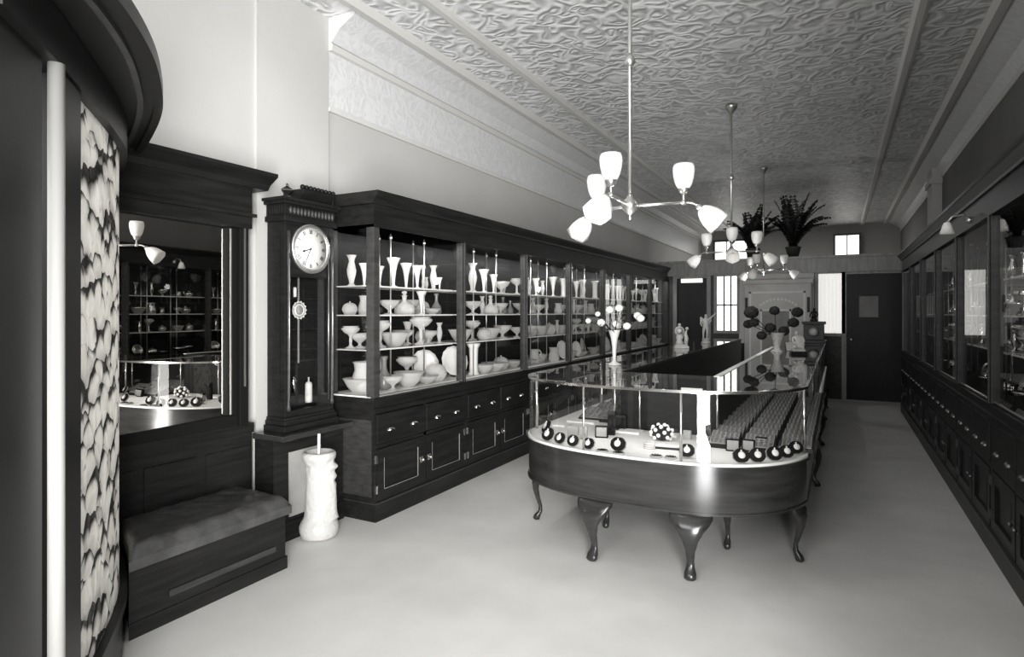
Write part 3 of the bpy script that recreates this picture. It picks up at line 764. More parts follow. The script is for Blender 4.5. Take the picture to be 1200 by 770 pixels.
for b in range(6):
    ya, yb = RY0 + b * BW + .05, RY0 + (b + 1) * BW - .04
    for s in range(4):
        n_ = 6 if b in (0, 1) else (2 if b < 4 else 0)
        its = []
        for q in range(n_):
            kd = rk[s][(q + b + s) % 6]
            its.append((kd, rnd.uniform(.98, 1.08), ya + (yb - ya) * (q + .5) / n_, (hts[kd] if kd != 'teapot' else .125) * rnd.uniform(.7, .95)))
        its = [(kd, X, y, min(h, [.3, .19, .19, .24][s])) for kd, X, y, h in its]
        shelf_fill(its, RSH[s], ya, yb, RX - .352 if s < 3 else RX - .40, RX - .045, '%s, %s right cabinet' % (shn[s], ORD[b]), 'silverware on %s of the %s right cabinet' % (shn[s], ORD[b]), True, -1)

# ------------------------------------------------------------------ horseshoe counter
CA_, CB_, CXC, CYC, PEX = .86, .58, -1.02, 3.96, 2.35
YE = 10.45; XI0, XI1, YI = -1.41, -.70, 4.2
YA = 3.38; CAL = .89
def bow(x, d=0):
    """the bow meets the right side at a crisp corner and rounds gently into the left side"""
    a_, b_, p_ = (.90, 1.0, 2.75) if x > CXC else (CAL, .56, 2.3)
    q = min(1, abs(x - CXC) / (a_ + d)); return YA - d + (b_ + d * (.4 if x > CXC else 1)) * (1 - (1 - q ** p_) ** (1 / p_))
def outer(d=0, n=48):
    """bow front outline, from the rear end of the right arm round to the rear end of the left arm"""
    A = CA_ + d
    pts = [(CXC + A, YE), (CXC + A, bow(CXC + A, d) + .006)]
    for i in range(n + 1):
        c_ = math.cos(PI * i / n); x = CXC + (A if c_ > 0 else CAL + d) * c_
        pts.append((x, bow(x, d)))
    pts.append((CXC - CAL - d, YE))
    return pts
def inner(d=0): return [(XI0 + d, YE), (XI0 + d, YI + d), (XI1 - d, YI + d), (XI1 - d, YE)]
def ushape(mb, d, di, z0, z1):
    o = outer(d); i_ = inner(di)
    return mb.prism(o + i_, z0, z1)
def band(mb, d0, d1, z0, z1, smooth=True):
    a, b = outer(d0), outer(d1); n = len(a); k = mb.mark()
    for p, q in zip(a, b): mb.v += [(p[0], p[1], z0), (q[0], q[1], z0), (q[0], q[1], z1), (p[0], p[1], z1)]
    for i in range(n - 1):
        for e in (0, 2):
            f_ = (e + 1) % 4; mb.face((k + 4 * i + e, k + 4 * (i + 1) + e, k + 4 * (i + 1) + f_, k + 4 * i + f_))
    for e in (1, 3):
        f_ = (e + 1) % 4; kk_ = mb.mark()
        for i in range(n): mb.v += [mb.v[k + 4 * i + e], mb.v[k + 4 * i + f_]]
        for i in range(n - 1): mb.face((kk_ + 2 * i, kk_ + 2 * i + 2, kk_ + 2 * i + 3, kk_ + 2 * i + 1), smooth)
    mb.face((k + 3, k + 2, k + 1, k)); mb.face((k + 4 * (n - 1), k + 4 * (n - 1) + 1, k + 4 * (n - 1) + 2, k + 4 * (n - 1) + 3))
    return mb
ct = thing('display_counter', 'horseshoe glass jewellery counter with rounded bow front on cabriole legs', 'counter', (0, 0, 0))
b = MB(); ushape(b, -.02, 0, .345, .60); b.build('counter_base', 'wood', ct)
band(MB(), -.02, 0, .355, .595).build('apron', 'wood_counter', ct)
band(MB(), -.02, .008, .343, .357).build('lower_bead', 'wood_counter', ct)
band(MB(), -.03, .014, .597, .612).build('sill_moulding', 'wood_counter', ct)
band(MB(), -.03, .006, .612, .626).build('sill_edge', 'white_metal', ct)
b = MB(); ushape(b, -.03, .02, .60, .622); b.build('display_floor', 'deck', ct)
o_ = outer(-.004); b = MB(); kq = b.mark()
for x, y in o_: b.v += [(x, y, .626), (x, y, 1.008)]
for i in range(len(o_) - 1): b.face((2 * i, 2 * i + 2, 2 * i + 3, 2 * i + 1), True)
b.build('curved_glass', 'pane_counter', ct)
b = MB(); b.poly([(x, y, 1.022) for x, y in outer(.004) + inner(.03)]); b.build('glass_top', 'pane_counter', ct)
band(MB(), -.012, .006, 1.006, 1.0215).build('top_rim', 'nickel', ct)
i0, i1 = inner(0), inner(.022)
b = MB(); b.prism(inner(0) + list(reversed(inner(.022))), .60, 1.0); b.build('inner_panel', 'wood', ct)
b = MB(); b.prism(inner(-.006) + list(reversed(inner(.03))), 1.0, 1.0215); b.build('inner_rail', 'wood_mid', ct)
MB().box(XI1 - .03, XI1 + .012, YI, 8.2, 1.0216, 1.0256).build('rail_strip', 'white_metal', ct)
for xa, xb in ((XI1, CXC + CA_), (CXC - CAL, XI0)):
    MB().box(xa + .0, xb, YE, YE + .02, .345, 1.02).build('end_panel', 'wood', ct)
def post(x, y, r=.007, z0=.62, z1=1.008, mt='nickel'): MB().tube([(x, y, z0), (x, y, z1)], r, 8).build('post', mt, ct)
for u in (687, 798):
    x = {687: -1.345, 798: -.765}[u]; post(x, bow(x) + .012, .008)
post(CXC + CA_ - .015, 3.95, .009); post(CXC - CAL + .02, 3.90, .012)
post(CXC + CA_ - .012, 4.02, .005)
for yy in (5.25, 6.6, 8.0, 9.3): post(CXC + CA_ - .012, yy, .009); post(CXC - CAL + .012, yy, .009)
for x in (-1.40, -1.22, -.70): post(x, YI - .04, .008)
post(-1.62, 4.5)
# legs: a wide shouldered cabriole leg, facing -y, origin at the foot
def leg_mesh(wide):
    m_ = MB()
    lv = [(.345, wide, .05, .0), (.325, wide * .98, .055, -.012), (.30, wide * .86, .058, -.03), (.26, wide * .58, .054, -.045), (.21, wide * .36, .042, -.045), (.15, wide * .22, .032, -.03), (.095, wide * .17, .026, -.012), (.06, wide * .19, .03, -.012), (.035, wide * .27, .045, -.03), (.012, wide * .28, .05, -.04), (0, wide * .2, .038, -.036)]
    n_ = 16; k = m_.mark()
    for z, w, d, yo in lv:
        for j in range(n_):
            t = 2 * PI * j / n_; c_, s_ = math.cos(t), math.sin(t)
            m_.v.append((w / 2 * math.copysign(abs(c_) ** .8, c_), yo + d / 2 * math.copysign(abs(s_) ** .8, s_) , z))
    for i in range(len(lv) - 1):
        for j in range(n_):
            a = k + i * n_ + j; c2_ = k + i * n_ + (j + 1) % n_
            m_.face((a, a + n_, c2_ + n_, c2_), True)
    m_.face([k + j for j in range(n_)]); m_.face([k + (len(lv) - 1) * n_ + j for j in reversed(range(n_))])
    return m_
big = leg_mesh(.235).build('leg', 'wood_counter', ct)
lx, ly = at(805, 684, 0); 
big.location = (lx, bow(lx) - .0, 0); big.rotation_euler = (0, 0, R(8))
def leg2(src, x, y, rz):
    c_ = src.copy(); COL.objects.link(c_); c_.parent = ct; c_.location = (x, y, 0); c_.rotation_euler = (0, 0, rz)
lx, ly = at(690, 662, 0); leg2(big, lx, bow(lx), R(-10))
small = leg_mesh(.15).build('leg', 'wood_counter', ct)
small.location = (CXC + CA_ - .07, 3.93, 0); small.rotation_euler = (0, 0, R(60))
for x, y, rz in [(CXC - CAL + .08, 3.86, -60), (-1.38, 3.95, 0), (-.6, 3.95, 0)]: leg2(small, x, y, R(rz))
for yy in (5.67, 7.44, 9.2, 10.35):
    leg2(small, CXC + CA_ - .03, yy, R(90)); leg2(small, CXC - CAL + .03, yy, R(-90))
    leg2(small, XI1 + .06, yy, R(-90)); leg2(small, XI0 - .06, yy, R(90))

# ------------------------------------------------------------------ jewellery inside the counter
DK = .622
def watch_case(loc, rz, label, sc=1):
    t = thing('watch_case', label, 'watch case', loc, rz, 'open watch cases along the counter front')
    oct_ = [(.040 * math.cos(a) * 1.04, .036 * math.sin(a)) for a in [R(q) for q in (20, 50, 70, 110, 130, 160, 200, 230, 250, 290, 310, 340)]]
    b = MB(); k = b.mark(); b.prism(oct_, 0, .016); b.xf(k, Matrix.Translation((0, 0, .036)) @ Matrix.Rotation(R(62), 4, 'X'))
    b.build('case', 'velvet', t)
    r_ = MB(); k = r_.mark(); r_.prism([(x * 1.06, y * 1.06) for x, y in oct_], -.003, .006); r_.xf(k, Matrix.Translation((0, .002, .0362)) @ Matrix.Rotation(R(62), 4, 'X'))
    r_.build('case_rim', 'card', t)
    w = MB(); k = w.mark(); w.lathe([(.0005, .016), (.016, .016), (.018, .02), (.014, .025), (.0005, .026)], 20); w.tube([(0, .016, .02), (0, .026, .02)], .004, 6)
    w.xf(k, Matrix.Translation((0, 0, .036)) @ Matrix.Rotation(R(62), 4, 'X')); w.build('watch', 'ivory', t)
    t.scale = (sc, sc, sc)
    return t
first = None
front_cases = [(868, 543, 1.08, 'far left of the five dark watch cases at right of counter front'), (887, 542, 1.08, 'second of the five dark watch cases at right of counter front'), (907, 540, 1.08, 'middle of the five dark watch cases at right of counter front'),
               (921, 537, 1.02, 'fourth of the five dark watch cases at right of counter front'), (932, 532, 1.02, 'far right of the five dark watch cases at right of counter front'),
               (637, 520, 1.2, 'dark watch case nearest the left rounded corner of counter front'), (652, 523, 1.0, 'second dark watch case from left rounded corner of counter front'), (662, 529, 1.0, 'third dark watch case from left rounded corner of counter front'),
               (679, 533, .95, 'fourth dark watch case, touching the left front glass post'), (725, 529, 1.15, 'open watch case standing alone left of the pearl cluster'), (805, 536, 1.05, 'open watch case just right of the middle front glass post')]
for u, y, sc, lb in front_cases:
    x, yy = at(u, y, DK)
    lim = bow(x) + .055 if abs(x - CXC) < .72 else bow(x) + .09
    yy = max(yy, lim)
    nrm = math.atan2(x - CXC, 1.2) * .9
    if first is None:
        first = watch_case((x, yy, DK), nrm, lb, sc)
    else: dup(first, (x, yy, DK), nrm, sc, lb)
bc = watch_case((0, 0, DK), R(-50), 'large ring shaped case opened against the left corner glass', 1.3)
x, yy = at(636, 510, DK); bc.location = (max(x, -1.74), yy + .05, DK)
del bc['group']
# flat brooches
fb = None
for u, y, lb in [(706, 529, 'flat oval brooch card left of the lone open watch case'), (723, 533, 'flat oval brooch card in front of the lone open watch case'), (769, 535.5, 'left one of two flat oval brooches before the white tray'), (786, 537, 'right one of two flat oval brooches before the white tray')]:
    x, yy = at(u, y, DK); yy = max(yy, bow(x) + .05)
    if fb is None:
        fb = thing('brooch', lb, 'brooch', (x, yy, DK), .2, 'flat oval brooches on the white cloth')
        MB().lathe([(.001, 0), (.034, 0), (.036, .005), (.028, .009), (.001, .009)], 20, mod=lambda a, s: .8 + .25 * abs(math.cos(a))).build('brooch_rim', 'card', fb)
        b = MB().lathe([(.001, .009), (.02, .009), (.016, .013), (.001, .014)], 14); 
        for q in range(10): b.ball((.026 * math.cos(q * .628) * 1.02, .022 * math.sin(q * .628), .010), .004, 6)
        b.build('stones', 'velvet', fb)
    else: dup(fb, (x, yy, DK), rnd.uniform(-.3, .3), label=lb)
# standing boxes
def boxy(name, label, cat, u, y, w, h, d, mt, rz=.3, tilt=0, face=None, group=None):
    x, yy = at(u, y, DK)
    t = thing(name, label, cat, (x, yy + .02, DK), rz, group)
    b = MB(); k = b.mark(); b.box(-w / 2, w / 2, 0, d, 0, h); b.xf(k, Matrix.Rotation(-tilt, 4, 'X')); b.build('box_body', mt, t, .003)
    f_ = MB(); k = f_.mark(); f_.box(-w / 2 * .8, w / 2 * .8, -.003, 0, h * .12, h * .86); f_.xf(k, Matrix.Rotation(-tilt, 4, 'X')); f_.build('box_front', face or 'paper', t)
    return t
GB = 'upright boxes on the counter cloth'
boxy('gift_box', 'pale upright box behind the dark watch cases at left', 'box', 669, 516, .07, .085, .03, 'card', .1, .15, 'paper', GB)
boxy('gift_box', 'thin grey upright box right of the pale upright box at left', 'box', 682, 516, .05, .085, .03, 'card', .25, .15, 'card', GB)
boxy('gift_box', 'silvery faced upright box just right of the left glass post', 'box', 703.5, 514, .085, .08, .03, 'velvet', .25, .12, 'paper', GB)
boxy('gift_box', 'tall black slab standing behind the silvery faced box', 'box', 715, 511, .05, .16, .04, 'black', .2, 0, 'velvet', GB)
boxy('gift_box', 'black square box standing right of the tall black slab', 'box', 726, 505, .075, .105, .06, 'black', .2, 0, 'velvet', GB)
boxy('gift_box', 'left one of three grey upright boxes behind the right watch cases', 'box', 858, 530, .08, .075, .03, 'velvet', .1, .2, 'card', GB)
boxy('gift_box', 'middle one of three grey upright boxes behind the right watch cases', 'box', 876, 530, .072, .072, .03, 'velvet', .0, .2, 'card', GB)
boxy('gift_box', 'right one of three grey upright boxes behind the right watch cases', 'box', 891, 528, .065, .078, .03, 'velvet', -.05, .2, 'card', GB)
# pearl cluster
x, y = at(773, 518, DK)
pc = thing('pearl_cluster', 'round dark cushion studded with white pearls in the counter middle', 'pearl ornament', (x, y + .05, DK))
MB().ball((0, 0, .05), .058, 18, 1.15, .8, .86).build('cushion', 'velvet', pc)
b = MB()
for i in range(26):
    zt = 1 - 2 * (i + .5) / 26; a = i * 2.39996; r_ = math.sqrt(1 - zt * zt)
    if zt > -.75: b.ball((.062 * 1.15 * r_ * math.cos(a), .062 * .8 * r_ * math.sin(a), .05 + .062 * .86 * zt), .0135, 8)
b.build('pearls', 'petal', pc)['kind'] = 'stuff'
# white tray and plates
x, y = at(780, 527, DK)
t = thing('jewel_tray', 'white cushioned tray with dark edge below the pearl cluster', 'tray', (x, y + .03, DK), .1)
MB().box(-.085, .085, -.03, .03, 0, .012).build('tray_edge', 'velvet', t, .003)
MB().box(-.08, .08, -.026, .026, .012, .024).build('tray_pad', 'deck', t, .006)
x, y = at(759, 527, DK)
for i in range(3):
    b = MB(); pts = [(x + .03 * math.cos(q * PI / 10), y + .04 + .025 * math.sin(q * PI / 10), DK + .006 + i * .0125) for q in range(21)]
    b.tube(pts, .006, 8)
    tag(b.build('bracelet', 'alabaster'), '%s of three stacked pale bracelets beside the white tray' % ['bottom', 'middle', 'top'][i], 'bracelet', 'stacked bracelets beside the white tray')
for u, y_, w, d, lb in [(741, 505, .16, .12, 'large white display card right of the black boxes'), (680, 496, .22, .14, 'large white display card behind the left upright boxes'), (654, 500, .10, .10, 'small white display card by the left corner'), (790, 506, .12, .10, 'white display card behind the middle glass post'), (702, 492, .16, .10, 'white display card farthest back near the left inner post')]:
    x, y = at(u, y_, DK)
    b = MB().box(-w / 2, w / 2, 0, d, 0, .012); o = b.build('display_card', 'petal'); o.location = (x, min(y, YI - .05 - d) if x > XI0 - w / 2 else y, DK); o.rotation_euler = (0, 0, 0)
    tag(o, lb, 'display card', 'white display cards on the counter floor')
# small boxes with white dots at right of the middle post
boxy('gift_box', 'little pale box stack right of the middle glass post', 'box', 804, 516, .05, .06, .03, 'paper', 0, .1, 'card', GB)
# trays of jewellery filling the right arm
tr = None
cols = [(-.62, 'left'), (-.42, 'middle'), (-.22, 'right')]
for r_ in range(12):
    for x, cn_ in cols:
        y = 3.86 + r_ * .205 + (.0 if x < -.3 else .06)
        if r_ == 0 and x > -.3: y = 3.97
        if x < -.5 and False: continue
        lb = 'jewellery tray in the right counter arm, %s row from front, %s column' % (ORD[r_], cn_)
        if tr is None:
            tr = thing('jewel_tray', lb, 'tray', (x, y, DK), 0, 'jewellery trays in the right counter arm')
            wm = MB(); wm.prism([(0, 0), (.17, 0), (.17, .078), (0, .022)], -.09, .09)
            wm.xf(0, Matrix(((0, 0, 1, 0), (1, 0, 0, 0), (0, 1, 0, 0), (0, 0, 0, 1))))
            wm.build('tray_frame', 'wood', tr)
            SL = Matrix.Translation((0, 0, .022)) @ Matrix.Rotation(math.atan(.056 / .17), 4, 'X')
            MB().box(-.082, .082, .010, .168, 0, .005).xf(0, SL).build('tray_lining', 'card', tr)
            b = MB()
            for i in range(6):
                for j in range(5):
                    k = b.mark(); b.box(-.009, .009, -.009, .009, 0, .006); b.ball((0, 0, .009), .005, 6)
                    b.xf(k, SL @ Matrix.Translation((-.068 + i * .0272, .026 + j * .031, .005)) @ Matrix.Rotation(rnd.uniform(-.4, .4), 4, 'Z'))
            b.build('rings', 'velvet_dots', tr)['kind'] = 'stuff'
        else: dup(tr, (x, y, DK), label=lb)
# trays in the left arm
for r_ in range(6):
    y = 4.35 + r_ * .3
    lb = 'jewellery tray in the left counter arm, %s from the front' % ORD[r_]
    dup(tr, (-1.62, y, DK), 0, (1.5, 1.3, 1), lb, 'jewellery trays in the left counter arm')

# ------------------------------------------------------------------ things on the counter top
TZ = 1.0222
def flower_head(mb, c, r, n=22, flat=.8):
    for i in range(n):
        zt = 1 - 2 * (i + .5) / n; a = i * 2.39996; q = math.sqrt(1 - zt * zt)
        mb.ball((c[0] + r * .6 * q * math.cos(a), c[1] + r * .6 * q * math.sin(a), c[2] + r * .6 * zt * flat), r * .5, 6)
    return mb
x, y = -1.60, 4.74
fv = thing('flower_vase', 'tall flared glass vase of white flowers on the left counter arm', 'vase', (x, y, TZ))
MB().lathe([(.001, 0), (.05, 0), (.052, .008), (.016, .03), (.014, .06), (.018, .14), (.028, .22), (.045, .275), (.05, .285), (.046, .283), (.02, .2), (.002, .1)], 24, mod=flute(8, .05)).build('vase', 'crystal', fv)
def zpx(v): return H + (CY - v) / F * (1.6 * SN + 4.74 * CS) - TZ
heads = [(705, 378), (712, 363), (726, 361), (719, 380), (735, 382), (745, 370), (751, 373), (698, 368), (690, 376)]
sc_ = (1.6 * SN + 4.74 * CS) / F
for i, (u, v) in enumerate(heads):
    w = (u - 719) * sc_; hx, hy, hz = w * CS, w * SN + (.03 if i % 2 else -.03), zpx(v)
    st = MB().tube([(0, 0, .12), (hx * .25, hy * .25, .29), (hx, hy, hz)], .003, 6).build('flower_stem', 'leaf', fv)
    flower_head(MB(), (hx, hy, hz), .032 if i < 7 else .022).build('flower_head', 'petal', st)
b = MB()
for i in range(26):
    a = rnd.uniform(0, 6.28); r_ = rnd.uniform(.03, .14); z = rnd.uniform(.28, .42)
    k = b.mark(); b.grid(lambda u, v: ((u - .5) * .02 * math.sin(v * PI), v * .08, .01 * math.sin(v * PI)), 2, 5)
    b.xf(k, Matrix.Translation((r_ * math.cos(a), r_ * math.sin(a), z)) @ Matrix.Rotation(a, 4, 'Z') @ Matrix.Rotation(rnd.uniform(-.8, .8), 4, 'X'))
b.build('leaves', 'leaf', fv)['kind'] = 'stuff'
# figural mantel clock
fc = thing('mantel_clock', 'small white figural mantel clock on the left counter arm', 'clock', (-1.64, 7.3, TZ), R(20))
MB().box(-.085, .085, -.05, .05, 0, .03).box(-.07, .07, -.042, .042, .03, .05).build('clock_base', 'alabaster', fc, .006)
MB().lathe([(.001, .05), (.04, .05), (.045, .07), (.03, .1), (.045, .13), (.03, .16), (.001, .17)], 16, (-.02, 0, 0)).build('clock_stem', 'ivory', fc)
b = MB(); k = b.mark(); b.lathe([(.001, -.02), (.052, -.02), (.058, 0), (.052, .02), (.001, .02)], 24); b.xf(k, Matrix.Translation((-.02, 0, .205)) @ Matrix.Rotation(R(90), 4, 'X')); 
b.ball((-.02, 0, .28), .018, 10).tube([(-.02, 0, .255), (-.02, 0, .275)], .01).build('clock_drum', 'ivory', fc)
b = MB(); k = b.mark(); b.lathe([(.001, .02), (.04, .02), (.001, .023)], 24); b.xf(k, Matrix.Translation((-.02, 0, .205)) @ Matrix.Rotation(R(90), 4, 'X')); b.build('clock_dial', 'dial', fc)
MB().tube([(.055, 0, .05), (.06, 0, .12), (.05, .0, .18), (.062, 0, .215)], [.022, .026, .016, .008], 10).ball((.066, 0, .235), .02, 10).tube([(.052, 0, .17), (.02, -.02, .15)], .007, 6).build('figurine', 'ivory', fc)
# winged statuette with raised arm: one skinned body
def skin_body(name, joints, edges, radii, mt, parent, sub=2):
    me = bpy.data.meshes.new(name); me.from_pydata(joints, edges, []); me.update()
    o = bpy.data.objects.new(name, me); COL.objects.link(o); o.parent = parent
    s = o.modifiers.new('skin', 'SKIN'); s.use_smooth_shade = True
    for i, r_ in enumerate(radii): me.skin_vertices[0].data[i].radius = (r_, r_)
    me.skin_vertices[0].data[0].use_root = True
    q = o.modifiers.new('sub', 'SUBSURF'); q.levels = sub; q.render_levels = sub
    dg = bpy.context.evaluated_depsgraph_get()
    me2 = bpy.data.meshes.new_from_object(o.evaluated_get(dg)); o.modifiers.clear(); o.data = me2
    me2.materials.clear(); me2.materials.append(M[mt]); me2.name = name
    return o
def x_on(u, Y): return x_on_y(u, Y)
st = thing('winged_statuette', 'white statuette with one arm raised high on the left counter arm', 'statuette', (-1.60, 8.6, TZ), R(10))
MB().lathe([(.001, 0), (.06, 0), (.06, .02), (.045, .03), (.045, .06), (.05, .07), (.001, .07)], 20).build('statuette_base', 'alabaster', st)
J = [(0, 0, .235), (0, 0, .285), (0, 0, .325), (0, 0, .35), (0, 0, .378), (0, 0, .405),          # pelvis, waist, chest, neck, head, crown
     (.042, 0, .328), (.085, 0, .372), (.135, 0, .42),                                         # raised arm (picture right)
     (-.042, 0, .325), (-.07, -.01, .275), (-.045, -.035, .235),                                # lowered arm
     (.022, 0, .22), (.02, -.012, .145), (.015, 0, .075), (.017, -.025, .073),                 # leg
     (-.022, 0, .22), (-.03, .0, .145), (-.03, .01, .078), (-.03, -.018, .073)]
E = [(0, 1), (1, 2), (2, 3), (3, 4), (4, 5), (2, 6), (6, 7), (7, 8), (2, 9), (9, 10), (10, 11), (0, 12), (12, 13), (13, 14), (14, 15), (0, 16), (16, 17), (17, 18), (18, 19)]
Rr = [.034, .026, .034, .012, .021, .013, .014, .011, .008, .014, .011, .009, .023, .015, .01, .007, .023, .015, .01, .007]
skin_body('figure', J, E, Rr, 'ivory', st)
b = MB()
for s_ in (1, -1):
    b.grid(lambda u, v: (s_ * (.015 + .06 * u), .03 + .015 * u, .31 + .05 * u - v * (.11 - .05 * u) + .02 * math.sin(u * 3)), 6, 4)
b.build('wings', 'ivory', st)
# dark chrysanthemums
X0, Y0 = -.58, 7.12
dv = thing('flower_vase', 'flared pale glass vase of dark chrysanthemums on the right counter arm', 'vase', (X0, Y0, TZ))
MB().lathe([(.001, 0), (.065, 0), (.062, .01), (.035, .03), (.032, .06), (.05, .13), (.075, .2), (.08, .21), (.07, .2), (.03, .1), (.002, .07)], 24, mod=flute(10, .03)).build('vase', 'cut', dv)
sc2 = (-X0 * SN + Y0 * CS) / F; u0 = 600 + F * (X0 * CS + Y0 * SN) / (-X0 * SN + Y0 * CS)
for i, (u, v, r_) in enumerate([(881, 366, .072), (907, 364, .052), (903, 384, .055), (934, 366, .058), (930, 378, .055), (876, 380, .05), (893, 393, .05), (918, 388, .055), (884, 378, .05)]):
    w = (u - u0) * sc2; hx, hy = w * CS, w * SN + (.06 if i % 2 else -.04); hz = H + (CY - v) * sc2 - TZ
    s_ = MB().tube([(0, 0, .09), (hx * .25, hy * .25, .2), (hx, hy, hz)], .004, 6).build('flower_stem', 'leaf', dv)
    flower_head(MB(), (hx, hy, hz), r_, 30).build('flower_head', 'petal_dark', s_)
# crouching figure on a plinth
sf = thing('seated_statuette', 'pale crouching statuette on a dark plinth on the right counter arm', 'statuette', (-.36, 6.85, TZ), R(15))
MB().box(-.075, .075, -.055, .055, 0, .03).build('statuette_base', 'black', sf, .004)
MB().box(-.06, .06, -.045, .045, .03, .055).build('statuette_plinth', 'alabaster', sf, .004)
J = [(0, 0, .085), (.005, 0, .13), (-.005, -.005, .17), (-.012, -.01, .192), (-.02, -.018, .215), (-.024, -.024, .238),
     (.038, -.005, .172), (.05, -.03, .13), (.02, -.055, .105), (-.045, -.005, .168), (-.058, -.03, .13), (-.03, -.055, .11),
     (.028, -.01, .08), (.04, -.05, .115), (.038, -.035, .065), (.04, -.06, .06), (-.028, -.01, .08), (-.045, -.045, .072), (-.03, -.005, .064), (-.03, .02, .062)]
Rr = [.036, .03, .036, .014, .023, .014, .016, .013, .009, .016, .013, .009, .022, .018, .011, .008, .022, .018, .011, .008]
skin_body('figure', J, E, Rr, 'ivory', sf)
# mantel clock with a small figure on top
mc = thing('mantel_clock', 'grey boxed mantel clock topped by a dark figure at far counter end', 'clock', (-.30, 9.5, TZ), R(0))
MB().box(-.16, .16, -.07, .07, 0, .04).box(-.13, .13, -.06, .06, .04, .26).box(-.15, .15, -.07, .07, .26, .30).build('clock_body', 'wood_mid', mc, .006)
b = MB(); k = b.mark(); b.lathe([(.001, 0), (.07, 0), (.001, .01)], 24); b.xf(k, Matrix.Translation((0, -.06, .15)) @ Matrix.Rotation(R(90), 4, 'X')); b.build('clock_dial', 'dial', mc)
J = [(0, 0, .36), (0, 0, .40), (0, 0, .43), (0, 0, .447), (.004, -.004, .468), (.006, -.006, .49), (.03, 0, .432), (.05, -.01, .40), (.04, -.03, .37), (-.03, 0, .43), (-.048, -.005, .39), (-.05, -.02, .355),
     (.018, -.01, .355), (.022, -.05, .36), (.022, -.05, .315), (.022, -.07, .306), (-.018, -.01, .355), (-.022, -.05, .36), (-.022, -.05, .315), (-.022, -.07, .306)]
Rr = [.03, .024, .03, .011, .02, .012, .012, .01, .008, .012, .01, .008, .02, .014, .01, .007, .02, .014, .01, .007]
fg = skin_body('figure', J, E, Rr, 'black', mc)
MB().box(-.05, .05, -.04, .04, .30, .33).build('figure_seat', 'black', fg)
# sloped card stand
x, y = at(913, 409, TZ)
t = thing('card_stand', 'small sloping pale card stand beside the dark flower vase', 'stand', (-.42, 7.4, TZ), R(10))
MB().prism([(0, 0), (.14, 0), (.14, .09)], -.09, .09).xf(0, Matrix.Rotation(R(90), 4, 'X')).xf(0, Matrix.Rotation(R(90), 4, 'Z')).build('stand_wedge', 'wood', t)
b = MB(); k = b.mark(); b.box(-.085, .085, 0.004, .16, 0, .004)
b.xf(k, Matrix.Rotation(R(32.7), 4, 'X')); b.build('card', 'petal', t)

# ------------------------------------------------------------------ chandeliers
def chandelier(loc, rz, label, drop):
    t = thing('chandelier', label, 'chandelier', loc, rz, 'three armed hanging lamps in a row')
    MB().tube([(0, 0, .03), (0, 0, drop - .03)], .011, 10).build('pole', 'brass', t)
    MB().lathe([(.011, .74), (.016, .745), (.03, .765), (.022, .785), (.012, .81)], 16).build('pole_collar', 'brass', t)
    MB().lathe([(.012, drop - .09), (.02, drop - .085), (.055, drop - .03), (.062, drop - .02), (.062, drop)], 20).build('canopy', 'brass', t)
    h = MB().lathe([(.001, -.075), (.006, -.075), (.006, -.05), (.014, -.045), (.04, -.02), (.045, .0), (.04, .02), (.02, .04), (.012, .06)], 20)
    h.build('hub', 'brass', t)
    for q in range(3):
        a = (0, R(127), R(246))[q]; ca, sa = math.cos(a), math.sin(a)
        P = lambda r, z: (r * ca, r * sa, z)
        arm = MB().tube([P(.035, 0), P(.15, .004), P(.27, .008)], .009, 8).ball(P(.28, .01), .016, 10)
        arm.tube([P(.28, .01), P(.28, .075)], .008, 8).lathe([(.01, .05), (.024, .06), (.03, .078), (.03, .084)], 12, P(.28, 0))
        arm.tube([P(.28, .01), P(.32, .008), P(.35, -.005), P(.372, -.026)], .006, 8)
        ao = arm.build('arm', 'brass', t)
        sh_ = MB().lathe([(.024, .082), (.034, .09), (.045, .112), (.053, .145), (.057, .175), (.056, .195), (.051, .212), (.047, .210), (.051, .193), (.05, .155), (.03, .1)], 24, P(.28, 0), cap=False)
        sh_.build('gas_shade', 'opal', ao)
        e = MB(); e.lathe([(.02, -.004), (.03, .004), (.046, .03), (.057, .06), (.062, .09), (.068, .122), (.063, .119), (.056, .085), (.03, .025)], 12, cap=False, mod=flute(6, .05))
        k = 0
        e.xf(k, Matrix.Translation(P(.37, -.025)) @ Matrix.Rotation(a, 4, 'Z') @ Matrix.Rotation(R(130), 4, 'Y'))
        e.build('electric_shade', 'opal', ao)
        s2 = MB(); s2.lathe([(.001, -.03), (.014, -.03), (.02, -.01), (.022, .01), (.016, .015), (.001, .015)], 12)
        s2.xf(0, Matrix.Translation(P(.37, -.025)) @ Matrix.Rotation(a, 4, 'Z') @ Matrix.Rotation(R(130), 4, 'Y')); s2.build('socket', 'brass', ao)
    return t
ch = chandelier((-.98, 3.16, 2.02), R(22), 'nearest hanging lamp with three arms of white glass shades', ZC - 2.02)
# the farther two hang a little higher; rebuild with their own drop
chandelier((-.98, 6.65, 2.08), R(34), 'middle hanging lamp of three, over the middle of the counter', ZC - 2.08)
chandelier((-.98, 9.75, 2.08), R(10), 'farthest hanging lamp of three, before the back partition', ZC - 2.08)
# bracket lamp of the right cabinets
by_ = 5.3
bl = thing('bracket_lamp', 'small bracket lamp with white shade on the right cabinets', 'lamp', (.815, by_, 2.1))
MB().tube([(0, 0, 0), (-.04, 0, .04), (-.10, 0, .03), (-.13, 0, -.01)], .008, 8).lathe([(.001, -.02), (.02, -.02), (.02, .02), (.001, .02)], 12).build('bracket_arm', 'brass', bl)
MB().lathe([(.02, 0), (.028, -.02), (.045, -.08), (.04, -.078), (.02, -.02)], 16, (-.13, 0, -.01), cap=False).build('shade', 'opal', bl)

